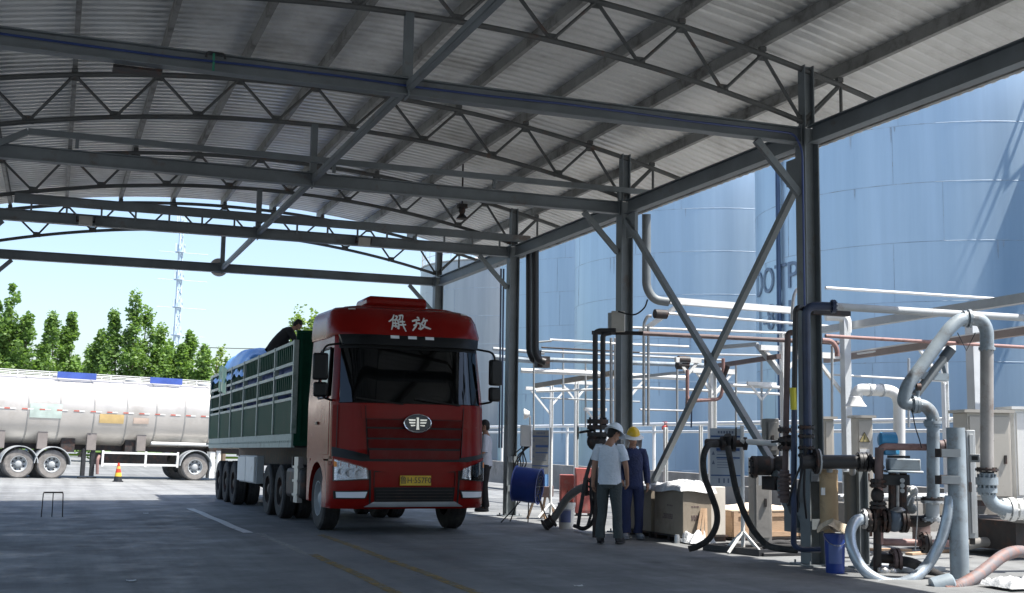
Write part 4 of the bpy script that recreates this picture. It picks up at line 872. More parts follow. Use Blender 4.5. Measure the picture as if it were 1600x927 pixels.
for s in (-1, 1):
    X = s*TW
    m = MB(); m.b2(X-.03, X+.03, TY0, TY1, TZ0-.13, TZ0+.12)
    for i in range(60): y = TY0+.1+i*.208; m.cyl((X, y, TZ0-.02), (X+s*.042, y, TZ0-.02), .022, 6)
    m.build('skirt_rail', m_skirt, tr)
    for i in range(NBAY):
        y0, y1 = TY0+i*bl+.07, TY0+(i+1)*bl-.07
        pn = MB().b2(X-.02, X+.02, y0, y1, TZ0+.125, TZ0+.74).build('side_panel', m_green, tr)
        if i == 6:                                             # one bay's upper gate missing
            pass
        for za, zb in ((TZ0+.90, TZ0+1.25), (TZ0+1.42, TZ1-.06)):
            m = MB(); k = 9
            for j in range(k): y = y0+(y1-y0)*(j+.5)/k; m.b2(X-.014, X+.014, y-.035, y+.035, za+.041, zb-.031)
            m.build('slat_gate', m_green, tr)
            m = MB(); m.b2(X-.035, X+.035, y0, y1, za-.02, za+.04); m.b2(X-.035, X+.035, y0, y1, zb-.03, zb+.03); m.build('gate_rail', m_rail, tr)
        MB().b2(X-.03, X+.03, y0, y1, TZ0+.745, TZ0+.80).build('panel_rail', m_rail, tr)
    for i in range(NBAY+1):
        y = TY0+i*bl; MB().b2(X-.045, X+.045, y-.045, y+.045, TZ0+.125, TZ1-.02).build('stake', m_rail, tr)
    m = MB(); m.b2(X-.18 if s > 0 else X+.02, X-.02 if s > 0 else X+.18, 7.5, 9.9, .60, 1.2); m.build('tool_box', m_lgrey, tr, bevel=.01)
    for y in (7.52, 8.72): MB().b2(X-.032 if s < 0 else X+.0, X+.019 if s < 0 else X+.019, y+.02, y+1.14, .63, 1.17).build('tool_box_door', m_white, tr, bevel=.01)
    m = MB(); m.b2(s*1.05-.05, s*1.05+.05, 4.35, 4.45, .35, 1.2); m.build('landing_leg', m_dark, tr)
MB().b2(-TW+.05, TW-.05, TY1-.03, TY1, TZ0, TZ1).build('tail_gate', m_green, tr)
MB().b2(-1.1, 1.1, TY1-.12, TY1-.05, .55, .7).build('rear_bumper', m_dark, tr)
# ---- cargo, resting in the trailer: sacks and a tarpaulin (things of their own)
TM = tr.matrix_basis.copy()
def tw(p): return TM @ V(p)
bpy.context.view_layer.update(); TM = tr.matrix_world.copy()
rnd = random.Random(5); m_sack = M('blue_white_sack', (.08, .12, .30), .6, 0, .5, 5); sk0 = None
labs = {}
k = 0
for y in [3.95+1.08*i for i in range(11)]:
    for zz in (0, 1):
        if zz == 1 and y > 14.5: continue
        m = MB(); c = V((0, 0, 0)); rows = []
        for i in range(9):
            f = i/8; z = .80*f; e = 1-.12*abs(2*f-1)**3; rows.append([V((1.16*e*math.copysign(abs(math.cos(2*pi*j/28))**.25, math.cos(2*pi*j/28)), .52*e*math.copysign(abs(math.sin(2*pi*j/28))**.25, math.sin(2*pi*j/28)), z)) for j in range(29)])
        m.grid(rows); m.grid([rows[-1], [V((0, 0, .83))]*29])
        m.xf(TM @ Matrix.Translation((rnd.uniform(-.01, .01), y, TZ0+.025+zz*.84)))
        ob = m.build('bulk_sack', m_sack, None)
        pos = ['first', 'second', 'third', 'fourth', 'fifth', 'sixth', 'seventh', 'eighth', 'ninth', 'tenth', 'last'][k//2 if k < 22 else 10]
        tag(ob, '%s blue white bulk sack behind the trailer slats, %s row from the cab' % ('lower' if zz == 0 else 'upper', pos), 'bulk sack', 'bulk sacks in the trailer'); k += 1
rows = []
for i in range(25):
    y = 9.6+i*.235; R_ = []
    for j in range(15):
        x = -1.3+2.6*j/14; hgt = 3.45+.42*math.sin(pi*min(1, max(0, (y-9.5)/5.4)))**.6*(1-(x/1.6)**4)+rnd.uniform(-.045, .045)+.05*math.sin(x*9+y*5)
        if j in (0, 14): hgt = 3.12+rnd.uniform(-.12, .08)
        R_.append(V((x*(1.01 if 0 < j < 14 else 1.03), y+rnd.uniform(-.04, .04), hgt if 0 < i < 24 else hgt-.2)))
    rows.append(R_)
tp = MB().grid(rows).xf(TM).build('tarpaulin', M('blue_tarp', (.10, .30, .72), .35, 0, .25, 3, bump=.3)); md = tp.modifiers.new('s', 'SUBSURF'); md.levels = 1; md.render_levels = 1
tag(tp, 'rumpled bright blue tarpaulin heaped over the rear of the trailer', 'tarpaulin')
rows = [[V((-1.335-.02*math.sin(y*7), y, z-.1*math.sin((y-11)*2.1))) for y in [12.2+.12*i for i in range(12)]] for z in (2.75, 2.95, 3.15, 3.42)]
tag(MB().grid(rows).xf(TM).build('tarpaulin', M('green_tarp', (.05, .27, .17), .4, 0, .3, 4)), 'small green tarpaulin hanging over the side rail near the trailer rear', 'tarpaulin')

# ------------------------------------------------------------ people
def skin(verts, edges, radii, sub=2, root=0):
    me = bpy.data.meshes.new('s'); me.from_pydata([tuple(v) for v in verts], edges, []); ob = bpy.data.objects.new('s', me); COL.objects.link(ob)
    md = ob.modifiers.new('k', 'SKIN'); md.use_smooth_shade = True
    ob.update_from_editmode() if False else None
    if not me.skin_vertices:
        bpy.context.view_layer.update()
    for i, r in enumerate(radii):
        me.skin_vertices[0].data[i].radius = r if isinstance(r, tuple) else (r, r)
        me.skin_vertices[0].data[i].use_root = (i == root)
    sb = ob.modifiers.new('b', 'SUBSURF'); sb.levels = sub; sb.render_levels = sub
    bpy.context.view_layer.update(); e = bpy.data.meshes.new_from_object(ob.evaluated_get(bpy.context.evaluated_depsgraph_get()))
    r = ([v.co.copy() for v in e.vertices], [tuple(p.vertices) for p in e.polygons]); bpy.data.objects.remove(ob); bpy.data.meshes.remove(me); bpy.data.meshes.remove(e); return r
m_skin = M('skin', (.36, .20, .135), .55, 0, .08, 6); m_hair = M('black_hair', (.012, .011, .01), .6, 0, .3, 30, bump=.4)
def sk2(m, chain, radii, sub=2):
    vs, fs = skin(chain, [(i, i+1) for i in range(len(chain)-1)], radii, sub); m.add(vs, fs)
def person(loc, rz, label, J, top, trous, shoe, sleeve=.5, hat=None, collar=None, hair=True, face=True, curl=.7, scale=1, belt=True, jacket=False):
    """J: joints in local metres (x = own left-right, +y = facing)"""
    t = thing('person', label, 'person', loc, rz, local=True); t.scale = (scale,)*3
    k = ['pel', 'spi', 'che', 'neck', 'head', 'shL', 'elL', 'wrL', 'haL', 'shR', 'elR', 'wrR', 'haR', 'hiL', 'knL', 'anL', 'toL', 'hiR', 'knR', 'anR', 'toR']
    I = {n: i for i, n in enumerate(k)}
    R_ = dict(pel=(.145, .105), spi=(.13, .10), che=(.15, .11), neck=.055, head=.06, shL=.06, elL=.042, wrL=.029, haL=.034, shR=.06, elR=.042, wrR=.029, haR=.034, hiL=.088, knL=.058, anL=.042, toL=.038, hiR=.088, knR=.058, anR=.042, toR=.038)
    E = [('pel', 'spi'), ('spi', 'che'), ('che', 'neck'), ('neck', 'head'), ('che', 'shL'), ('shL', 'elL'), ('elL', 'wrL'), ('wrL', 'haL'), ('che', 'shR'), ('shR', 'elR'), ('elR', 'wrR'), ('wrR', 'haR'), ('pel', 'hiL'), ('hiL', 'knL'), ('knL', 'anL'), ('anL', 'toL'), ('pel', 'hiR'), ('hiR', 'knR'), ('knR', 'anR'), ('anR', 'toR')]
    vs, fs = skin([J[n] for n in k], [(I[a], I[b]) for a, b in E], [R_[n] for n in k]); m = MB().add(vs, fs)
    H = V(J['head']); N_ = V(J['neck']); up = (H-N_).normalized(); fd = V(J.get('look', (0, 1, 0))).normalized(); fd = (fd-up*fd.dot(up)).normalized(); sd_ = fd.cross(up)
    Rm = Matrix((sd_, fd, up)).transposed(); hc = H+up*.055
    m.ell(hc+up*.02, (.076, .092, .105), 18, Rm); m.ell(hc-up*.045+fd*.02, (.058, .068, .07), 14, Rm)
    m.ell(hc+fd*.098-up*.012, (.013, .018, .024), 8, Rm)                              # nose
    for s in (-1, 1): m.ell(hc+sd_*s*.078-up*.005-fd*.008, (.01, .02, .032), 8, Rm); m.ell(hc+sd_*s*.034+fd*.083+up*.022, (.022, .01, .008), 8, Rm)
    m.ell(hc+fd*.088-up*.055, (.024, .012, .007), 8, Rm); m.ell(hc+fd*.074-up*.085, (.03, .018, .016), 8, Rm)
    for s in ('L', 'R'):                                                              # fingers, rooted inside the palm
        w_, h_ = V(J['wr'+s]), V(J['ha'+s]); dr = (h_-w_).normalized(); nf = V(J.get('palm'+s, (1 if s == 'L' else -1, 0, 0))); nf = (nf-dr*nf.dot(dr)).normalized(); sdv = dr.cross(nf)
        for q in range(4):
            o = h_+sdv*(-.028+.019*q)-dr*.005; L = (.030, .034, .032, .025)[q]; c = curl*.8; d1 = (dr+nf*c*.35).normalized(); d2 = (dr+nf*c*1.1).normalized(); d3 = (dr*.6+nf*c*1.6).normalized()
            pts = [o, o+d1*L, o+d1*L+d2*L*.8, o+d1*L+d2*L*.8+d3*L*.6]; m.tube(pts, [.0095, .009, .008, .006], 7)
        o = w_.lerp(h_, .5)-sdv*.026; m.tube([o, o-sdv*.022+dr*.02+nf*.01, o-sdv*.024+dr*.048+nf*.02, o-sdv*.014+dr*.068+nf*.028], [.012, .011, .0095, .007], 7)
    m.build('body', m_skin, t)
    m = MB()
    if face:
        for s in (-1, 1): m.ell(hc+sd_*s*.034+fd*.092+up*.02, (.012, .005, .005), 8, Rm); m.bar(hc+sd_*s*.018+fd*.09+up*.037, hc+sd_*s*.052+fd*.08+up*.037, .008, .006, fd)
        m.build('eyes', m_hair, t)
    if hair: MB().ell(hc+up*.035-fd*.016, (.084, .093, .1), 16, Rm).ell(hc-up*.01-fd*.045, (.07, .058, .08), 12, Rm).build('hair', m_hair, t)
    jv = {n: V(J[n]) for n in k}; lat = (jv['shR']-jv['shL']).normalized()
    def loft(rings, seg=24, wob=.006):
        m = MB(); rows = []
        for i, (p, rx, ry) in enumerate(rings):
            d = (rings[min(i+1, len(rings)-1)][0]-rings[max(i-1, 0)][0]).normalized(); fr_ = (lat-d*lat.dot(d)).normalized(); bk_ = d.cross(fr_)
            rows.append([p+fr_*(rx*math.cos(2*pi*q/seg))+bk_*(ry*math.sin(2*pi*q/seg)*(1+.0*i))+bk_*wob*math.sin(q*1.9+i*2.3) for q in range(seg)]+[None]); rows[-1][-1] = rows[-1][0].copy()
        m.grid(rows); return m
    pel, spi, che, nk = jv['pel'], jv['spi'], jv['che'], jv['neck']; hem = pel+(pel-spi)*(.42 if not jacket else .5); shm = (jv['shL']+jv['shR'])/2
    m = loft([(hem, .178, .138), (pel, .176, .136), (pel.lerp(spi, .5), .168, .132), (spi, .166, .128), (spi.lerp(che, .5), .176, .132), (che, .186, .132), (che.lerp(shm, .75)+V((0, 0, 0)), .185, .115), (shm.lerp(nk, .35), .155, .09), (shm.lerp(nk, .62), .085, .075), (shm.lerp(nk, .8), .068, .07)])
    for s in ('L', 'R'):
        sh, el, wr = jv['sh'+s], jv['el'+s], jv['wr'+s]; inn = sh.lerp(shm, .35)
        if sleeve < 1: e = sh.lerp(el, min(1, sleeve*1.3)); m.tube([inn, sh.lerp(inn, .3), sh.lerp(e, .35), e], [.07, .085, .076, .074], 16, cap=False)
        else: m.tube([inn, sh.lerp(inn, .3), sh.lerp(el, .35), sh.lerp(el, .85), el.lerp(wr, .1), el.lerp(wr, .6), el.lerp(wr, .95)], [.07, .085, .074, .06, .06, .053, .05], 16, cap=False)
    m.build('jacket' if jacket else 'shirt', top, t, ang=80)
    m = loft([(pel.lerp(spi, .4), .158, .122), (pel, .166, .128), (pel.lerp((jv['hiL']+jv['hiR'])/2, .8), .168, .13), ((jv['hiL']+jv['hiR'])/2-(spi-pel).normalized()*.06, .12, .11)], wob=.003)
    for s in 'LR':
        hi, kn, an = jv['hi'+s], jv['kn'+s], jv['an'+s]; ups = hi.lerp(pel, .45)
        pts = [ups, hi, hi.lerp(kn, .45), kn.lerp(hi, .08), kn.lerp(an, .15), kn.lerp(an, .6), kn.lerp(an, .85), kn.lerp(an, .97)]
        pts = [p+V((.006*math.sin(i*2.2), .008*math.sin(i*3.1), 0)) for i, p in enumerate(pts)]; m.tube(pts, [.085, .102, .092, .078, .074, .072, .074, .078], 16)
    m.build('trousers', trous, t, ang=80)
    for s in 'LR':
        a, b = V(J['an'+s]), V(J['to'+s]); d = (b-a); d.z = 0; d.normalize(); m = MB(); c = a.lerp(b, .45); z0 = a.z-.085
        Rz = Matrix((V((d.y, -d.x, 0)), d, V((0, 0, 1)))).transposed(); m.ell(V((c.x, c.y, z0+.05)), (.052, .14, .05), 14, Rz); m.ell(V((a.x, a.y, z0+.075)), (.048, .06, .06), 12, Rz); m.ell(V((c.x, c.y, z0+.018)), (.056, .15, .018), 14, Rz); m.build('shoe', shoe, t)
    if hat:
        kind, mh, mb_ = hat; c = hc+up*.055; m = MB(); a = up
        def dome(r, h, mm, z=0, nm='helmet'):
            q = MB(); pr = [(r*math.cos(e*pi/2/8), z+h*math.sin(e*pi/2/8)) for e in range(9)]; q.lathe(pr, (0, 0, 0), n=24); q.xf(Matrix.Translation(c) @ Rm.to_4x4() @ Matrix.Diagonal((.9, 1.06, 1, 1))); return q
        if kind == 'hard': dome(.125, .135, mh).build('helmet', mh, t); q = MB().lathe([(.12, .0), (.165, -.022), (.166, -.03), (.118, -.012)], (0, 0, 0), n=28).xf(Matrix.Translation(c+fd*.012) @ Rm.to_4x4()); q.build('helmet_brim', mh, t)
        else:
            dome(.122, .14, mh, .005).build('helmet', mh, t); q = MB().lathe([(.115, .02), (.155, -.01), (.178, -.025), (.18, -.031), (.11, .006)], (0, 0, 0), n=28).xf(Matrix.Translation(c) @ Rm.to_4x4()); q.build('sun_brim', mb_, t)
            rows = [[c+Rm @ V((.15*math.sin(a_), -.14*math.cos(a_), -.045-z-.02*math.sin(a_*9)*z*8)) for a_ in [-1.9+3.8*i/20 for i in range(21)]] for z in (0, .06, .12, .19)]
            MB().grid(rows).build('neck_cloth', mb_, t)
    return t
def J0(**k):
    j = dict(pel=(0, 0, .95), spi=(0, .01, 1.13), che=(0, 0, 1.33), neck=(0, .0, 1.50), head=(0, .015, 1.58), shL=(-.175, 0, 1.41), elL=(-.235, -.02, 1.13), wrL=(-.24, .05, .89), haL=(-.24, .07, .82), shR=(.175, 0, 1.41), elR=(.235, -.02, 1.13), wrR=(.24, .05, .89), haR=(.24, .07, .82),
             hiL=(-.09, 0, .88), knL=(-.105, .02, .49), anL=(-.115, -.02, .095), toL=(-.14, .14, .045), hiR=(.09, 0, .88), knR=(.105, .02, .49), anR=(.115, -.02, .095), toR=(.14, .14, .045))
    j.update(k); return j
c = G(952, 851)
person(c, -.62, 'man in white T-shirt and white hard hat with his back to the camera', J0(head=(.03, .05, 1.575), neck=(.005, .01, 1.5), look=(.75, .8, -.12), elR=(.25, .0, 1.13), wrR=(.245, .13, .92), haR=(.235, .18, .86), wrL=(-.25, .0, .89), haL=(-.25, .01, .82), knL=(-.11, .02, .49), anL=(-.14, -.03, .095), anR=(.13, .02, .095), toR=(.17, .17, .045)),
       M('white_tshirt', (.62, .70, .80), .85, 0, .08, 4, bump=.9), M('grey_trousers', (.05, .064, .068), .85, 0, .25, 4, bump=.9), m_black, hat=('hard', M('white_helmet', (.72, .80, .90), .3), None), scale=1.0, face=False)
MB_ = MB(); hp = c+Matrix.Rotation(-.62, 3, 'Z') @ V((.22, .21, .85)); MB_.lathe([(.0, 0), (.03, 0), (.036, .09), (.0, .09)], hp, n=14); tag(MB_.build('cup', m_white), 'small white paper cup held by the man in the white T-shirt', 'cup')
c = G(988, 843)
m_navy = M('navy_coverall', (.016, .026, .085), .8, 0, .3, 4, bump=.9)
person(c, 2.85, 'worker in navy coveralls and yellow helmet with wide white sun brim', J0(head=(.0, .025, 1.58), look=(-.1, 1, .02), anL=(-.1, -.02, .095), anR=(.1, .02, .095), wrR=(.2, .12, .93), haR=(.17, .16, .88), elR=(.23, .0, 1.14)),
       m_navy, m_navy, M('grey_shoe', (.2, .22, .25), .6), sleeve=1, jacket=True, hat=('sun', M('yellow_helmet', (.7, .45, .02), .35), M('white_brim', (.7, .74, .78), .7)), scale=.96)
c = G(765, 806)
person((c.x-.12, c.y, 0), 1.2, 'man in a white shirt and black trousers half hidden behind the truck cab', J0(look=(0, 1, -.3), wrL=(-.2, .22, 1.12), haL=(-.19, .29, 1.14), elL=(-.22, .02, 1.14), elR=(.22, .05, 1.14), wrR=(.16, .26, 1.1), haR=(.14, .33, 1.12)),
       M('white_shirt', (.55, .58, .66), .8, 0, .06, 4), M('black_trousers', (.012, .012, .015), .85), m_black, scale=1.1, sleeve=.9)
# worker crouched over the cargo at the trailer's front
c = TM @ V((-.62, 8.1, 3.2))
person((c.x, c.y, c.z), -1.35+.0, 'worker in dark clothes squatting on the cargo near the front of the trailer', J0(pel=(0, -.3, .34), spi=(0, -.2, .5), che=(0, -.02, .68), neck=(0, .13, .80), head=(0, .2, .86), look=(0, 1, -.7), shL=(-.17, -.0, .74), elL=(-.25, .12, .5), wrL=(-.2, .3, .36), haL=(-.2, .36, .32), shR=(.17, .0, .74), elR=(.25, .12, .5), wrR=(.2, .3, .36), haR=(.2, .36, .32),
       hiL=(-.1, -.26, .30), knL=(-.17, .16, .46), anL=(-.15, -.02, .095), toL=(-.17, .14, .045), hiR=(.1, -.26, .30), knR=(.17, .16, .46), anR=(.15, -.02, .095), toR=(.17, .14, .045)),
       M('dark_jacket', (.016, .017, .02), .8), M('black_trousers', (.012, .012, .015), .85), m_black, sleeve=1, scale=1.05)
# ------------------------------------------------------------ helpers for the pipework (d = metres from the camera along its view)
def TB(pts, r, mat, par, name='pipe', bd=.12, n=14, nb=7):
    return MB().tube(bend([P(*p) for p in pts], bd, nb), r, n).build(name, mat, par)
def FL(p, dr, r, mat, par, t=.035, bolts=8, name='flange'): return MB().flange(P(*p), dr, r, t, bolts).build(name, mat, par)
def hosemesh(pts, r, rib=True, n=14, amp=.035):
    q = spline([P(*p) for p in pts], 14); 
    if not rib: return MB().tube(q, r, n)
    out = []
    L = 0; res = [q[0]]
    for a, b in zip(q, q[1:]):
        k = max(1, int((b-a).length/.014))
        for j in range(1, k+1): res.append(a.lerp(b, j/k))
    return MB().tube(res, [r*(1+amp*math.sin(i*pi)) if False else r*(1+(amp if i % 2 else -amp)) for i in range(len(res))], n)
X_, Y_, Z_ = V((1, 0, 0)), V((0, 1, 0)), V((0, 0, 1)); PX = RT.copy(); PX.z = 0; PX.normalize(); PD = V((FW.x, FW.y, 0)).normalized()

# blue black riser pipes on the near column
t = thing('riser_pipe', 'dark blue pipe rising beside the near column then running off right', 'pipe', (8.85, 12.8, 0))
d = 14.75
MB().tube(bend([P(1262, 716, d), P(1259, 478, d), P(1300, 479, d)], .13, 8), .054, 14).build('pipe', m_bluep, t)
MB().tube([P(1300, 479, d), P(1700, 503, d+1.6)], .048, 14).build('pipe', m_lgrey, t)
FL((1302, 479, d), PX, .085, m_bluep, t, .04)
MB().tube(bend([P(1241, 640, d), P(1243, 486, d+.02), P(1246, 481, d), P(1262, 482, d+.1)], .08), .034, 10).build('pipe', m_black, t)
MB().tube(bend([P(1241, 640, d), P(1240, 853, d), P(1252, 859, d), P(1282, 859, d)], .12), .036, 10).build('pipe', m_bluep, t)
MB().tube([P(1239, 606, d-.035), P(1240, 640, d-.035)], .040, 10).build('yellow_tag', M('tag_yellow', (.55, .5, .04), .5), t)
for v in (668, 682, 700, 712): FL((1260, v, d), Z_, .105, m_dark, t, .03)
m = MB(); m.b2(8.93, 9.5, 12.66, 12.78, 3.16, 3.25); m.build('support_bracket', m_dark, t)
t = thing('riser_pipe', 'rusty brown pipe with flanged valves left of the near column', 'pipe', (8.7, 13.6, 0)); d = 15.3
MB().tube(bend([P(1226, 785, d), P(1231, 520, d), P(1243, 520, d)], .08), .038, 12).build('pipe', m_brown, t)
for v in (672, 688, 700): FL((1230, v, d-.03), Z_, .12, m_dark, t, .045)
MB().ell(P(1232, 690, d), (.11, .1, .09)).build('valve_body', m_dark, t); MB().bar(P(1205, 691, d-.05), P(1232, 688, d-.05), .03, .03).build('lever', m_black, t)
m = MB()
for k in range(6): m.lathe([(.05, -.02), (.09, -.015), (.09, .015), (.05, .02)], P(1226, 742+k*7, d), n=14)
m.tube([P(1226, 735, d), P(1226, 785, d)], .06, 12); m.build('bellows', m_brown, t)
for k in range(3): TB([(1262-k*2, 700, 14.6), (1238+k*9, 760+k*6, 14.7), (1232+k*14, 790+k*10, 14.8)], .014, m_black, t, 'hose')
t = thing('pump', 'dark rusty pump head with side flange hung on the cross brace', 'pump', P(1205, 760, 15.9)); d = 15.9
MB().lathe([(0, -.3), (.11, -.29), (.13, -.2), (.13, -.05), (.09, 0), (.13, .05), (.14, .14), (.05, .18)], P(1208, 728, d), PX, 18).build('casing', m_dark, t)
FL((1178, 730, d), PX, .15, m_dark, t, .05); MB().bar(P(1212, 735, d), P(1248, 828, d-.6), .14, .09).build('strut', m_steel, t); MB().box(*P(1215, 755, d), .3, .3, .18).build('base_plate', m_dark, t)
TB([(1165, 689, 16.4), (1222, 692, 15.9)], .028, m_white, t, 'pipe')
# junction boxes on columns
t = thing('junction_box', 'pale box clamped high on the middle column with a cable loop', 'junction box', P(962, 503, 19.3)); Rz = Matrix.Rotation(-.5, 3, 'Z')
MB().box(*P(966, 503, 19.2), .22, .16, .34, Rz).build('box', m_beige, t, bevel=.015); MB().box(*P(955, 504, 19.3), .1, .18, .30, Rz).build('side_box', m_lgrey, t, bevel=.01)
MB().tube(spline([P(966, 487, 19.1), P(990, 492, 19), P(1006, 482, 19), P(1012, 468, 19)]), .014, 6).build('cable', m_black, t)
MB().bar(P(925, 520, 19.3), P(1005, 521, 19.1), .05, .06).build('arm', m_dark, t)
t = thing('twin_riser', 'pair of slim black pipes joined at the top left of the middle column', 'pipe', P(936, 850, 19)); d = 18.9
TB([(930, 664, d), (930, 520, d), (936, 517, d), (962, 517, d)], .042, m_black, t, bd=.12); TB([(942, 664, d), (942, 522, d), (955, 520, d)], .042, m_black, t, bd=.1)
for v in (659, 668, 679): FL((934, v, d), Z_, .17, m_dark, t, .07)
MB().ell(P(932, 690, d), (.16, .14, .15)).tube([P(932, 680, d), P(930, 735, d), P(930, 840, d)], .045, 10).build('valve_body', m_dark, t); MB().tube([P(905, 676, d), P(930, 672, d)], .02, 8).lathe([(.10, -.01), (.12, 0), (.10, .01)], P(903, 676, d), PX, 16).build('hand_wheel', m_black, t)
TB([(932, 700, d), (916, 740, d-.1), (908, 790, d-.1), (903, 822, d)], .03, m_black, t, 'hose', bd=.5)
TB([(934, 700, d), (922, 760, d-.1), (925, 800, d), (918, 822, d)], .022, m_black, t, 'hose', bd=.5)
t = thing('junction_box', 'white box on the far column above the blue fan', 'junction box', P(822, 682, 23.8))
MB().box(*P(822, 681, 23.7), .22, .12, .42, Rz).build('box', m_white, t, bevel=.012)
m = MB(); rn = random.Random(2)
for k in range(7): m.tube(spline([P(815+k*2, 698, 23.7), P(810+rn.uniform(-8, 10), 712, 23.6), P(806+rn.uniform(-5, 16), 728, 23.6), P(800+k*2, 748, 23.7)]), .013, 5)
m.build('cable', m_black, t)
# far column: flood lamp
t = thing('flood_lamp', 'small round white lamp on a stalk behind the far column', 'lamp', P(823, 648, 27)); MB().lathe([(0, -.05), (.06, -.05), (.12, .06), (.12, .08), (0, .06)], P(824, 647, 27), -PX, 16).build('lamp_head', m_white, t); TB([(828, 650, 27), (829, 720, 27)], .02, m_white, t, 'stalk')

# blue drum fan on thin legs
t = thing('drum_fan', 'blue drum fan tilted on a thin legged stand by the far column', 'fan', P(824, 812, 22.4)); d = 22.2
ax = (PX*.93-PD*.25+Z_*-.10).normalized(); c = P(824, 758, d); R0, L0 = .32, .24
MB().lathe([(R0+.02, -L0), (R0, -L0+.02), (R0, L0-.02), (R0+.02, L0), (R0-.015, L0), (R0-.02, -L0), (R0+.02, -L0)], c, ax, 32).build('drum', m_bluepl, t)
m = MB()
for e in (-1, 1):
    for q in range(1, 5): m.lathe([(R0*q/5, e*(L0-.01)), (R0*q/5+.006, e*(L0-.004)), (R0*q/5, e*L0)], c, ax, 24)
    a_, b_ = frame(ax)
    for q in range(8): w1 = a_*math.cos(q*pi/4)+b_*math.sin(q*pi/4); m.tube([c+ax*e*(L0-.003), c+ax*e*(L0-.003)+w1*R0], .005, 4)
m.build('guard', m_black, t)
m = MB(); a_, b_ = frame(ax)
for q in range(5):
    w1 = a_*math.cos(q*1.257)+b_*math.sin(q*1.257); w2 = ax.cross(w1); m.prism([c+w1*.05+w2*.04, c+w1*.27+w2*.1, c+w1*.27-w2*.06+ax*.05, c+w1*.05-w2*.04+ax*.03], ax*.006)
m.lathe([(0, -.12), (.07, -.1), (.07, .06), (0, .08)], c, ax, 14); m.build('blade', m_dark, t)
for (u0, v0, u1, v1, dd) in ((812, 780, 797, 818, .15), (818, 782, 783, 815, -.15), (826, 783, 825, 818, 0), (840, 778, 857, 812, .1)):
    b0_ = P(u1, v1, d+dd); b0_.z = .0; MB().tube([P(u0, v0-4, d), b0_], .012, 6).build('leg', m_black, t)
# trestle table, buckets, red lockers
t = thing('trestle_table', 'small brown table on splayed yellow wooden legs behind the blue fan', 'table', P(846, 805, 25)); d = 24.2
MB().box(*P(847, 768, d), .42, .5, .22, Rz).build('top_box', m_brown, t, bevel=.01)
for (u0, u1, dd) in ((836, 824, -.2), (842, 852, -.2), (852, 846, .3), (858, 868, 0)): b0_ = P(u1, 806, d+dd); b0_.z = g(0, b0_.y); MB().bar(P(u0, 776, d+dd*.5), b0_, .04, .04).build('leg', m_wood, t)
tag(MB().grid([[P(u, v, 24.0+.05*math.sin(u)) for u in (842, 848, 852, 857)] for v in (741, 750, 757, 764)]).build('cloth', M('pale_blue_cloth', (.15, .33, .6), .7)), 'pale blue cloth hanging in front of the small brown table', 'cloth')
def locker(u0, u1, v0, d, dp, label):
    c0 = P(u0, 780, d); c1 = P(u1, 780, d); z1 = P(u0, v0, d).z; R = (c1-c0); R.z = 0; wd = R.length; R.normalize(); Bk = V((-R.y, R.x, 0)); o = V((c0.x, c0.y, g(0, c0.y))); t = thing('red_locker', label, 'locker', o, group='faded red lockers')
    q = lambda a, b, z: o+R*a+Bk*b+Z_*z
    MB().prism([q(0, 0, .06), q(wd, 0, .06), q(wd, dp, .06), q(0, dp, .06)], Z_*(z1-.06)).build('body', M('faded_red', (.36, .10, .09), .6, 0, .2, 3, dirt=(.3, .2, .18), dscale=4), t, bevel=.01)
    MB().prism([q(.03, -.012, .12), q(wd-.03, -.012, .12), q(wd-.03, -.002, .12), q(.03, -.002, .12)], Z_*(z1-.22)).build('door', M('faded_red', (1, 1, 1)), t); MB().prism([q(wd*.5, -.03, .4), q(wd*.55, -.03, .4), q(wd*.55, -.013, .4), q(wd*.5, -.013, .4)], Z_*.12).build('handle', m_dark, t)
    for a in (.03, wd-.07): MB().prism([q(a, .03, 0), q(a+.05, .03, 0), q(a+.05, dp-.03, 0), q(a, dp-.03, 0)], Z_*.058).build('foot', m_dark, t)
locker(875, 897, 737, 26, .5, 'lower and paler of two faded red lockers behind the curved hose')
locker(899, 925, 727, 25.4, .5, 'taller of two faded red lockers, left of the man in white T-shirt')
def bucket(u, v, hpx, wpx, label, mat, content=None, d=None, lab=None):
    c = G(u, v); d = (c-CO).dot(FW); h, r = px(hpx, d), px(wpx, d)/2; t = thing('bucket', label, 'bucket', c)
    MB().lathe([(0, .0), (r*.84, 0), (r*.86, .01), (r*.97, h*.9), (r*1.03, h*.9), (r*1.04, h), (r*.97, h), (r*.95, h*.93), (r*.82, .02), (0, .02)], c, n=28).build('pail', mat, t)
    MB().tube([c+PX*(r*1.02*math.cos(a_))+PD*-.02+Z_*(h*.93-abs(math.sin(a_))*h*.22)-PD*r*1.0*math.sin(a_) for a_ in [pi*k/16 for k in range(17)]], .004, 5).build('bail', m_galv, t)
    m = MB(); q = [c+PX*(r*.955*math.sin(a_))-PD*(r*.955*math.cos(a_)) for a_ in [-.9+1.4*k/8 for k in range(9)]]; m.grid([[p+Z_*z for p in q] for z in (h*.25, h*.75)]); m.build('label_patch', lab or m_lgrey, t); return t, c, r, h
bucket(885, 826, 40, 27, 'white plastic bucket with a dark blue label beside the curved hose', m_white, lab=M('label_blue', (.12, .15, .3), .5))
_, c, r, h = bucket(1305, 895, 60, 33, 'dark blue plastic bucket under the tan canister', m_bluepl, lab=M('label_faint', (.08, .12, .3), .4))
sp = MB(); sp.grid([[c+Z_*(h*.9+.05+.05*math.sin(a_*3+rr*9)+(.11-rr*.4)*1.2)+PX*math.cos(a_)*rr*1.1+PD*math.sin(a_)*rr-PX*.02 for a_ in [2*pi*k/24 for k in range(25)]] for rr in (.17, .13, .09, .05, .0)])
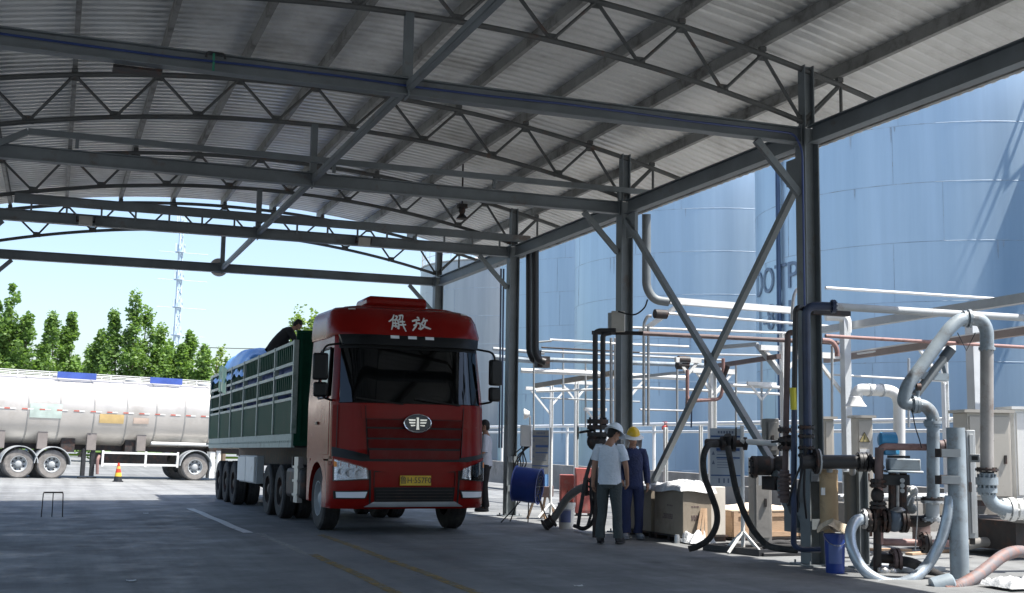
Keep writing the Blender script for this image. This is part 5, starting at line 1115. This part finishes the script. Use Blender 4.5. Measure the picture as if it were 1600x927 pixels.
tag(sp.build('rag', M('buff_rag', (.55, .47, .36), .85, 0, .2, 9, bump=.4)), 'crumpled buff rag lying on top of the dark blue bucket', 'rag')

# curved grey hose from ground to flange near the men
t = thing('hose', 'thick grey hose arching from a dark coupling on the ground to a flange', 'hose', G(865, 824)); 
hosemesh([(858, 820, 20.6), (872, 800, 20.5), (886, 779, 20.3), (902, 766, 20), (914, 761, 19.8)], .065).build('hose', M('hose_grey', (.17, .17, .16), .6), t)
MB().lathe([(.07, -.1), (.12, -.09), (.12, -.05), (.09, -.04), (.09, .06), (.12, .07), (.12, .1), (.06, .12)], P(858, 817, 20.6), (PX*-.7-Z_*.5), 16).build('coupling', m_dark, t)
FL((916, 760, 19.7), PX, .16, m_dark, t, .05); FL((924, 761, 19.6), PX, .16, m_dark, t, .05); TB([(926, 761, 19.6), (940, 762, 19.6), (942, 800, 19.6)], .07, m_dark, t)
tag(hosemesh([(898, 822, 20.4), (912, 826, 20), (924, 818, 19.8), (932, 800, 19.6), (934, 770, 19.6)], .035, False).build('hose', m_rubber), 'black hose looping on the ground behind the man in white T-shirt', 'hose')

# cartons and crates
def crate(o, a, b, h, label, mat, mark=True, base=.10, grp=None, nm='carton', lid=0):
    o = V(o); t = thing(nm, label, 'crate' if nm == 'wooden_crate' else 'box', o, group=grp)
    MB().b2(o.x, o.x+a, o.y, o.y+b, o.z+base, o.z+base+h).build('box_body', mat, t, bevel=.008)
    m = MB(); m.b2(o.x-.03, o.x+a+.03, o.y-.03, o.y+b+.03, o.z+base-.025, o.z+base-.002)
    for yy in (0, b/2-.04, b-.08): m.b2(o.x, o.x+a, o.y+yy, o.y+yy+.08, o.z, o.z+base-.026)
    m.build('pallet', m_dark, t)
    if mark:
        m = MB(); rn = random.Random(int(o.y*10))
        for k, (z, w0) in enumerate(((.62, .16), (.42, .3), (.38, .24), (.34, .3))):
            y0 = o.y+b*.35; y_ = y0
            while y_ < y0+w0: w = rn.uniform(.02, .05); m.b2(o.x-.004, o.x-.001, y_, y_+w, o.z+base+h*z, o.z+base+h*z+.022); y_ += w+.018
            x_ = o.x+a*.3
            while x_ < o.x+a*.3+w0*.6: w = rn.uniform(.015, .04); m.b2(x_, x_+w, o.y-.004, o.y-.001, o.z+base+h*z, o.z+base+h*z+.022); x_ += w+.015
        m.build('print', m_brown, t)
    return t
k0 = G(1067, 849)
crate((k0.x, k0.y, 0), .50, .92, .70, 'weathered carton at the corner of the row, nearest to the camera', m_cardb, grp='weathered cartons')
crate((k0.x-.02, k0.y+1.0, 0), .50, .75, .69, 'weathered carton partly hidden behind the worker in navy', m_cardb, grp='weathered cartons')
crate((k0.x+.56, k0.y+.14, 0), .27, .6, .74, 'tall whitish box standing right of the corner carton', M('pale_board', (.55, .52, .47), .8, 0, .1, 3), mark=False)
def sheet(x0, x1, y0, y1, z, label, mat, amp=.05, nm='plastic_sheet', seed=1, n=30, hang=.07):
    rn = random.Random(seed); ph = [rn.uniform(0, 6) for _ in range(6)]; rows = []
    for j in range(n+1):
        r_ = []
        for i in range(n+1):
            s, t = i/n, j/n; e = min(s, 1-s, t, 1-t); zz = z+.015+amp*(.9*math.sin(s*9+ph[0]+2.5*math.sin(t*4+ph[4]))*math.sin(t*7+ph[1])+.35*abs(math.sin(s*21+t*15+ph[2]+2*math.sin(s*8)))+.8)*.5*min(1, e*7)+rn.uniform(0, amp*.08)
            if e < .02: zz = z-hang*(.5+.3*math.sin(s*5+t*6+ph[3]))
            r_.append(V((lerp(x0, x1, s)+rn.uniform(-.01, .01), lerp(y0, y1, t), zz)))
        rows.append(r_)
    return tag(MB().grid(rows).build(nm, mat, ang=55), label, 'plastic sheet')
sheet(k0.x-.08, k0.x+.58, k0.y-.05, k0.y+.95, .80, 'crumpled white plastic film on the corner carton', m_film, .12, seed=3)
sheet(k0.x-.08, k0.x+.52, k0.y+1.0, k0.y+1.8, .79, 'crumpled white plastic film on the carton behind the navy worker', m_film, .07, seed=5)
k1 = G(1137, 844); k1.y -= .15
t = crate((k1.x, k1.y, 0), 1.30, .95, .40, 'long low wooden crate between the board post and the near column', m_wood, mark=False, base=.05, nm='wooden_crate')
m = MB()
for z in (.06, .37): m.b2(k1.x-.012, k1.x+1.312, k1.y-.022, k1.y-.003, z, z+.075)
for x in (0, .62, 1.22): m.b2(k1.x+x, k1.x+x+.08, k1.y-.04, k1.y-.0225, .06, .445)
for z in (.06, .37): m.b2(k1.x-.022, k1.x-.003, k1.y, k1.y+.95, z, z+.075)
m.build('batten', m_wood, t)
m = MB()
for q in range(6): m.b2(k1.x-.03, k1.x+1.33, k1.y-.03+q*.165, k1.y+.12+q*.165, .452, .468+.004*(q % 2))
m.build('lid', M('pale_wood', (.5, .40, .30), .8, 0, .2, 3, stretch=(9, 1, 1)), t)
sheet(k1.x+.05, k1.x+1.25, k1.y+.15, k1.y+.93, .47, 'rumpled pale wrapping spread over the long wooden crate', M('wrap_paper', (.6, .52, .43), .8, 0, .15, 6), .06, seed=9, hang=0)
sheet(8.98, 9.42, 15.9, 16.35, .02, 'clear crumpled plastic bag on the ground by the corner carton', m_film, .17, nm='plastic_bag', seed=11, n=26, hang=0)
t = thing('stick_bundle', 'short wooden sticks leaning against the corner carton', 'sticks', (9.5, 16.4, 0))
for u0, u1 in ((1088, 1097), (1096, 1101), (1104, 1103)): MB().bar(P(u0, 846, 17.9), P(u1, 795, 18.2), .035, .03).build('stick', m_wood, t)
p = G(1058, 849); tag(MB().lathe([(0, 0), (.045, 0), (.045, .1), (.035, .12), (.035, .13), (0, .13)], p, n=16).build('can', m_galv), 'small metal can on the ground before the corner carton', 'can')

# hose station: valve head on the board post, two black hoses, tray
t = thing('hose_coupling', 'dark flanged coupling fixed to the board post with a white stub pipe', 'coupling', P(1140, 693, 16.3)); d = 16.2
MB().lathe([(.04, -.32), (.06, -.3), (.06, -.12), (.10, -.1), (.10, -.05), (.06, -.04), (.06, .04), (.11, .05), (.11, .09), (.05, .1), (.05, .2), (.09, .21), (.09, .25), (.04, .26)], P(1138, 693, d), PX, 18).build('body', m_dark, t)
TB([(1158, 690, d), (1215, 693, 15.9)], .04, m_white, t, 'stub_pipe'); MB().tube([P(1140, 700, d), P(1137, 680, d-.06)], .05, 12).tube([P(1150, 690, d), P(1150, 668, d)], .014, 6).build('lever', m_black, t)
hs = 'thick black hose %s'
tag(hosemesh([(1120, 693, 16.1), (1106, 697, 16), (1099, 716, 15.9), (1101, 745, 15.9), (1112, 775, 15.9), (1120, 800, 15.9), (1119, 822, 15.9), (1108, 842, 15.9), (1090, 854, 15.9), (1076, 858, 15.9)], .042, False).build('hose', m_rubber), 'thick black hose arching left from the coupling down to the tray', 'hose')
tag(hosemesh([(1137, 698, 16), (1143, 730, 15.9), (1150, 765, 15.8), (1160, 795, 15.7), (1176, 827, 15.6), (1196, 850, 15.5), (1215, 857, 15.4), (1245, 860, 15.2)], .042, False).build('hose', m_rubber), 'thick black hose dropping straight from the coupling to the right of the tray', 'hose')
t = thing('drip_tray', 'flat black drip tray on the ground beneath the arched hoses', 'tray', G(1150, 868))
a0, a1 = G(1098, 860), G(1186, 870); dv = (a1-a0).normalized(); nv = V((-dv.y, dv.x, 0)); L = (a1-a0).length
m = MB(); q = lambda a, b, z: a0+dv*a+nv*b+Z_*z
m.prism([q(0, 0, .0), q(L, 0, .0), q(L, .5, .0), q(0, .5, .0)], Z_*.03); m.build('tray_base', m_black, t)
for (b0, b1, c0_, c1_) in ((0, L, 0, .03), (0, L, .47, .5), (0, .03, .0301, .4699), (L-.03, L, .0301, .4699)): MB().prism([q(b0, c0_, .0305), q(b1, c0_, .0305), q(b1, c1_, .0305), q(b0, c1_, .0305)], Z_*.06).build('rim', m_black, t)
m = MB(); rn = random.Random(8)
m.tube([q(L*.5+.30*math.cos(a)*(1+.05*math.sin(3*a)), .25+.17*math.sin(a), .05+.012*a/6) for a in [k*.3 for k in range(44)]], .022, 6); tag(m.build('cable_coil', m_rubber), 'coil of black cable lying in the drip tray', 'cable')
t = thing('drip_tray', 'second flat black tray on the ground at the near column foot', 'tray', G(1220, 870)); c = G(1220, 868); MB().b2(c.x-.35, c.x+.3, c.y-.12, c.y+.35, 0, .05).build('tray_base', m_black, t, bevel=.01)
m = MB(); c = G(1225, 860); m.tube(spline([c+V((.45*math.cos(k*.9), .2*math.sin(k*1.3), .07+.02*(k % 3))) for k in range(12)]), .03, 8); tag(m.build('hose', m_rubber), 'tangled black hose heaped on the tray at the near column foot', 'hose')

# ------------------------------------------------------------ loading equipment at right
t = thing('post', 'thick grey round post with a flat cap in front of the loading arm', 'post', G(1500, 906)); c = G(1500, 906); d = (c-CO).dot(FW); top = P(1500, 668, d).z
MB().tube([c, V((c.x, c.y, top))], .105, 28).build('tube', m_armp, t); MB().lathe([(.14, 0), (.14, .015), (.11, .016)], c, n=20).build('base_plate', m_armp, t)
for v in (708, 750): MB().box(*(P(1486, v, d-.02)), .20, .05, .09, Matrix.Rotation(-.62, 3, 'Z')).build('clamp', m_lgrey, t); MB().box(*P(1472, v, d+.1), .12, .10, .10).build('clamp_block', m_dark, t)

la = thing('loading_arm', 'grey swivel loading arm with a spring cylinder bent over the valve skid', 'loading arm', P(1457, 890, 14.3)); d = 14.3
TB([(1458, 783, d), (1458, 648, d), (1446, 634, d), (1424, 632, d-.02)], .075, m_armp, la, 'riser', bd=.2, n=18)
TB([(1424, 632, d), (1411, 630, d), (1416, 605, d), (1484, 512, d+.2), (1500, 499, d+.25), (1513, 498, d+.3)], .078, m_armp, la, 'boom', bd=.22, n=18, nb=9)
TB([(1513, 498, d+.3), (1534, 500, d+.3), (1542, 516, d+.3), (1542, 545, d+.3)], .082, m_armp, la, 'elbow', bd=.2, n=18)
TB([(1542, 545, d+.3), (1542, 732, d+.2)], .078, m_galv if False else M('worn_grey_pipe', (.30, .29, .28), .5, .1, .2, 3, dirt=(.18, .14, .12), dscale=4), la, 'drop_pipe', n=18)
for (p_, dr, r) in (((1514, 498, d+.3), PX, .115), ((1507, 498, d+.3), PX, .10), ((1457, 660, d), Z_, .105), ((1457, 664, d), Z_, .095), ((1428, 632, d), PX, .11), ((1434, 633, d), PX, .10), ((1542, 545, d+.3), Z_, .098)): FL(p_, dr, r, m_armp, la, .035, 8, 'swivel_ring')
for (p_, r, mt) in (((1542, 734, d+.2), .135, m_dark), ((1457, 780, d), .135, m_dark), ((1457, 784, d), .135, m_galv), ((1457, 812, d), .135, m_galv)): FL(p_, Z_, r, mt, la, .03)
TB([(1457, 784, d), (1457, 812, d)], .08, m_lgrey, la, 'spool', n=16)
TB([(1542, 738, d+.2), (1542, 772, d+.2), (1552, 790, d+.2), (1572, 796, d+.2), (1578, 796, d+.2)], .085, m_armp, la, 'foot_elbow', bd=.3, n=18)
FL((1542, 752, d+.2), Z_, .13, m_armp, la, .09, 12); FL((1542, 766, d+.2), Z_, .12, m_armp, la, .06, 12)
for i, u in enumerate((1570, 1580, 1592, 1604)): FL((u, 796, d+.25), PX, .13 if i % 2 == 0 else .145, m_white, la, .06)
TB([(1570, 796, d+.25), (1660, 799, d+.4)], .09, m_white, la, 'pipe')
MB().tube([P(1430, 618, d+.12), P(1481, 552, d+.25)], .052, 16).build('spring_cylinder', M('dark_grey_cyl', (.17, .19, .2), .45), la)
MB().lathe([(.0, 0), (.066, 0), (.066, .16), (.0, .16)], P(1474, 561, d+.25), (P(1484, 548, d+.25)-P(1474, 561, d+.25)), 20).build('cylinder_cap', M('cap_grey', (.08, .1, .12), .4), la)
MB().bar(P(1437, 587, d+.2), P(1479, 590, d+.25), .12, .09).bar(P(1478, 588, d+.25), P(1470, 560, d+.3), .05, .04).build('bracket', m_armp, la)
TB([(1435, 606, d), (1433, 628, d)], .02, m_armp, la, 'link'); FL((1435, 605, d), PX, .045, m_dark, la, .05, 0, 'pivot')
TB([(1425, 640, d-.05), (1430, 668, d-.05), (1436, 685, d-.05), (1440, 700, d-.05)], .007, m_black, la, 'cable', bd=.2)
MB().tube([P(1496, 520, 15.4), P(1510, 548, 15.4), P(1524, 520, 15.4)], .007, 5).build('chain', m_black, la)

sk = thing('valve_skid', 'cluster of dark flanged valves and pipes on the ground beside the blue bucket', 'valves', P(1400, 890, 14.3)); d = 14.35
TB([(1352, 813, d), (1446, 815, d), (1457, 806, d), (1457, 790, d)], .07, m_dark, sk, 'main_pipe', bd=.2, n=16)
for u, r in ((1357, .145), (1363, .145), (1378, .15), (1385, .15), (1408, .15), (1414, .15)): FL((u, 813, d), PX, r, m_dark, sk, .03)
MB().ell(P(1397, 812, d), (.13, .13, .15)).build('valve_body', M('valve_blue_grey', (.10, .13, .17), .5, .2, .3, 8), sk)
MB().tube([P(1402, 800, d), P(1402, 740, d)], .028, 10).lathe([(.10, 0), (.11, .02), (.07, .06)], P(1402, 800, d), n=16).build('stem', m_galv, sk)
for u in (1394, 1411): MB().tube([P(u, 798, d), P(u, 738, d)], .045, 10).build('yoke', m_dark, sk)
m = MB(); m.box(*P(1411, 726, d), .36, .30, .14, Matrix.Rotation(-.5, 3, 'Z')); m.box(*P(1411, 737, d), .42, .34, .03, Matrix.Rotation(-.5, 3, 'Z')); m.build('actuator', m_armp, sk, bevel=.02)
MB().box(*P(1404, 714, d), .26, .05, .03, Matrix.Rotation(-.5, 3, 'Z')).build('actuator_lug', m_black, sk)
MB().box(*P(1399, 750, d), .32, .12, .13, Matrix.Rotation(-.5, 3, 'Z')).build('solenoid_block', m_black, sk, bevel=.01)
m = MB()
for k in range(3): m.cyl(P(1410, 751+k*8, d-.13), P(1410, 751+k*8, d-.18), .028, 14)
m.build('gauge', m_lgrey, sk)
m_act = M('actuator_blue', (.05, .27, .5), .4, 0, .15, 5)
MB().lathe([(0, -.11), (.06, -.11), (.095, -.09), (.1, .09), (.06, .11), (0, .11)], P(1387, 688, d+.1), PX, 20).build('blue_actuator', m_act, sk); MB().box(*P(1388, 706, d+.1), .22, .16, .08).build('blue_actuator_foot', m_act, sk, bevel=.015)
TB([(1375, 850, d), (1374, 705, d), (1380, 698, d), (1452, 699, d)], .042, m_pink, sk, 'loop_pipe', bd=.13)
TB([(1373, 757, d-.02), (1374, 700, d-.02)], .052, m_brown, sk, 'pipe')
for v in (752, 759, 787, 793): FL((1372, v, d), Z_, .10, m_dark, sk, .03)
TB([(1371, 790, d), (1371, 900, d)], .05, m_dark, sk, 'pipe'); MB().ell(P(1371, 774, d), (.08, .08, .1)).build('valve_body', m_dark, sk)
TB([(1371, 825, d+.1), (1372, 843, d+.1), (1380, 847, d+.1), (1500, 850, d+.3)], .045, m_pink, sk, 'lower_pipe', bd=.1)
for u in (1443, 1449): FL((u, 848, d+.15), PX, .13, m_dark, sk, .035)
TB([(1373, 872, d+.1), (1405, 874, d+.1)], .06, m_dark, sk, 'pipe'); 
for u in (1396, 1403): FL((u, 875, d+.1), PX, .14, m_brown, sk, .035)
TB([(1418, 790, d-.1), (1424, 775, d-.1), (1432, 770, d-.1), (1434, 800, d-.1), (1430, 860, d-.1)], .008, m_galv, sk, 'tubing', bd=.08)
for (u, v) in ((1426, 768), (1420, 782), (1424, 795)): MB().ell(P(u, v, d+.15), (.07, .06, .07)).tube([P(u, v, d+.15), P(u-12, v+8, d+.1)], .03, 8).build('fitting', m_white if v == 768 else m_lgrey, sk)
for (u, r) in ((1470, .07), (1478, .08), (1486, .06)): FL((u, 697, d+.05), PX, r, m_brown, sk, .05, 6)
TB([(1466, 697, d+.05), (1494, 697, d+.05)], .04, m_brown, sk); MB().box(*P(1476, 748, d), .2, .1, .09).build('clamp_block', m_dark, sk)
MB().prism([P(1352, 900, d+.2), P(1376, 900, d+.2), P(1374, 850, d+.2)], PD*.03).build('gusset', m_steel, sk)
m = MB(); 
for dx, s_ in ((0, .07), (14, .05)): m.ell(P(1381+dx, 893, d-.1), (s_, s_, s_*.9), 10)
m.tube([P(1372, 890, d-.1), P(1400, 897, d-.1)], .03, 8); m.build('drain_valve', m_galv, sk)
m = MB(); m.b2(P(1375, 905, d).x, P(1375, 905, d).x+.9, P(1375, 905, d).y-.1, P(1375, 905, d).y+.5, 0, .045); m.build('skid_plate', m_lgrey, sk)
# filter canisters on the horizontal black pipe
fl = thing('filter_canister', 'tan filter canister hanging under the black header pipe', 'filter', P(1296, 830, 14.7)); d = 14.7
m_tan = M('canister_tan', (.42, .30, .17), .5, .1, .15, 3, dirt=(.12, .1, .08), dscale=3)
MB().lathe([(0, 0), (.05, 0), (.112, .06), (.112, .74), (.118, .745), (.118, .78), (.1, .79), (0, .8)], P(1296, 834, d), n=28).build('canister', m_tan, fl); TB([(1296, 738, d), (1296, 722, d)], .04, m_lgrey, fl, 'neck')
m = MB().box(*P(1286, 768, d-.1), .05, .02, .09); m.build('label_patch', m_white, fl)
f2 = thing('filter_canister', 'dark grey filter canister beside the steel channel, right of the tan one', 'filter', P(1332, 830, 14.75))
MB().lathe([(0, 0), (.05, 0), (.095, .06), (.095, .74), (.1, .745), (.1, .78), (.08, .79), (0, .8)], P(1332, 836, 14.9), n=28).build('canister', M('canister_grey', (.13, .14, .14), .5, .1), f2); TB([(1332, 740, 14.9), (1332, 724, 14.8)], .04, m_lgrey, f2, 'neck')
hd = thing('header_pipe', 'short fat black header pipe above the filter canisters', 'pipe', P(1320, 722, 14.6)); d = 14.6
TB([(1252, 722, d), (1342, 722, d)], .085, m_black, hd, n=20); TB([(1342, 722, d), (1366, 723, d), (1374, 735, d)], .078, m_black, hd, bd=.1, n=16)
FL((1279, 721, d), PX, .155, m_lgrey, hd, .02, 10); FL((1275, 721, d), PX, .155, m_dark, hd, .03, 10)
for u in (1343, 1349, 1356): FL((u, 722, d), PX, .12, m_black, hd, .04, 10)
cp = P(1347, 888, 14.8); t = MB(); t.ib((cp.x, cp.y, 0), (cp.x, cp.y, P(1347, 732, 14.8).z), .13, .14, .012, X_); t.b2(cp.x-.12, cp.x+.12, cp.y-.12, cp.y+.12, -.001, .016)
tag(t.build('steel_post', m_steel), 'short grey steel channel post right of the dark grey canister', 'post')
# hoses at the right
tag(hosemesh([(1352, 811, 14.1), (1338, 814, 14), (1329, 830, 13.9), (1331, 856, 13.8), (1345, 885, 13.7), (1368, 904, 13.6), (1396, 912, 13.6), (1425, 905, 13.6), (1450, 882, 13.7), (1470, 845, 13.7), (1481, 805, 13.7), (1485, 776, 13.75)], .064, amp=.03).build('hose', M('clear_steel_hose', (.38, .44, .50), .3, .45, .15, 12)), 'pale blue grey ribbed hose hanging in a wide loop before the valves', 'hose')
t = thing('hose_end', 'flanged dark end fitting of the looped pale hose', 'coupling', P(1354, 812, 14.1)); FL((1350, 811, 14.1), PX, .12, m_galv, t, .03); FL((1356, 812, 14.12), PX, .12, m_dark, t, .03)
m_or = M('orange_hose', (.22, .12, .10), .6, 0, .3, 12, dirt=(.15, .14, .15), dscale=7, dlo=.4, dhi=.58)
oh = thing('hose', 'worn orange and blue ribbed hose lying across the bottom right corner', 'hose', P(1500, 918, 13))
(hosemesh([(1478, 925, 12.9), (1497, 917, 13), (1522, 903, 13.2), (1545, 886, 13.4), (1567, 869, 13.6), (1590, 862, 13.8), (1620, 866, 14)], .068, amp=.05).build('hose_body', m_or, oh))
MB().lathe([(0, -.12), (.1, -.12), (.105, -.08), (.105, .1), (.085, .12), (0, .12)], P(1473, 914, 13), (PX+Z_*.25), 18).build('end_cap', m_armp, oh)
tag(hosemesh([(1405, 876, 14.4), (1425, 880, 14.3), (1448, 891, 14.2), (1478, 906, 13.9), (1500, 914, 13.6)], .062, amp=.02).build('hose', m_rubber), 'dark hose running along the ground behind the looped pale hose', 'hose')
for i, (v0, v1, dd, mt, lb) in enumerate(((842, 838, 17.5, m_lgrey, 'upper of two grey hoses lying behind the thick grey post'), (852, 850, 16.8, m_conc, 'lower of two grey hoses lying behind the thick grey post'))):
    tag(hosemesh([(1512, v0, dd), (1540, v1-3, dd), (1575, v1+2, dd), (1640, v1-2, dd+.3)], .07, False).build('hose', mt), lb, 'hose')
sheet(P(1528, 900, 13).x, P(1528, 900, 13).x+.55, P(1528, 900, 13).y-.5, P(1528, 900, 13).y, .03, 'crumpled white plastic sheet on the ground at the bottom right corner', m_film, .09, seed=21, n=16, hang=0)
# skid under the large cabinet, background clutter
t = thing('steel_skid', 'low dark steel skid carrying the large beige cabinet', 'skid', P(1560, 830, 17)); a = P(1500, 800, 17.6); 
MB().b2(a.x-.3, a.x+5, a.y-1.6, a.y-1.35, .50, .66).build('beam', m_conc, t); MB().b2(a.x-.2, a.x+5, a.y-1.3, a.y+.2, .1, .5).build('skid_deck', m_dark, t)  # front beam, and the dark iron deck set low between the beams
MB().b2(a.x-.3, a.x+5, a.y+.25, a.y+.45, .50, .66).build('beam', m_conc, t)
t = thing('pipe_skid', 'long low grey concrete plinth with small pipes behind the valve cluster', 'plinth', (12.5, 15.5, 0)); a = G(1375, 842); MB().b2(a.x+.3, a.x+3.2, a.y+1.2, a.y+1.9, 0, .5).build('plinth', m_conc, t)
for k in range(4): MB().tube([(a.x+.4, a.y+1.3+k*.16, .6), (a.x+3.4, a.y+1.3+k*.16, .62)], .04, 8).build('pipe', (m_lgrey, m_brown, m_lgrey, m_white)[k], t)
rn = random.Random(4)
for i, (u, v, w_, h_, mt, lb, ct) in enumerate(((1180, 800, .5, .5, m_conc, 'concrete block behind the long wooden crate', 'block'),)):
    c = G(u, v); tag(MB().b2(c.x, c.x+w_, c.y, c.y+w_, 0, h_).build('concrete_block', mt, bevel=.02), lb, ct)

for i, (u, v, lb) in enumerate(((905, 917, 'white paper scrap on the shaded floor in front of the men'), (228, 803, 'tiny pale scrap on the shaded floor behind the hoop stand'), (205, 909, 'tiny pale scrap near the bottom left of the floor'))):
    c = G(u, v); tag(MB().grid([[c+V((x, y, .006+.012*abs(math.sin(x*60+y*40)))) for x in (-.05, -.02, .02, .05)] for y in (-.04, 0, .04)]).build('paper_scrap', m_white), lb, 'scrap')

rn = random.Random(12)
for i, (u0, v0, u1, v1, lb) in enumerate(((1300, 873, 1480, 862, 'thin black cable on the ground from the blue bucket to the grey post'), (1385, 868, 1600, 838, 'thin black cable on the bright ground behind the grey post'), (1180, 846, 1290, 852, 'thin black cable on the ground left of the near column'))):
    a, b_ = G(u0, v0), G(u1, v1); pts = [a.lerp(b_, k/6)+V((rn.uniform(-.12, .12), rn.uniform(-.25, .25), .014)) for k in range(7)]; tag(MB().tube(spline(pts), .012, 6).build('cable', m_black), lb, 'cable')
for i, (u, v, L, an, lb) in enumerate(((1420, 868, 1.1, .3, 'pale wooden plank on the ground behind the looped hose'), (1335, 860, .8, -.5, 'short wooden plank on the ground behind the dark grey canister'))):
    c = G(u, v); dv = V((math.cos(an), math.sin(an), 0)); tag(MB().bar(c+V((0, 0, .02)), c+dv*L+V((0, 0, .022)), .12, .03).build('plank', m_wood), lb, 'plank')
for i, (u, v, r, lb) in enumerate(((1440, 846, .14, 'small rusty tin drum on the bright ground left of the grey post'),)):
    c = G(u, v); tag(MB().lathe([(0, 0), (r, 0), (r+.006, .01), (r, .02), (r, .14), (r+.006, .15), (r, .16), (r, .29), (r+.006, .3), (0, .3)], c, n=24).build('tin_drum', m_brown), lb, 'drum')
c = G(1250, 845); tag(MB().b2(c.x, c.x+.35, c.y+.3, c.y+.6, 0, .16).build('concrete_block', m_conc, bevel=.015), 'small concrete block on the ground just behind the near column', 'block')
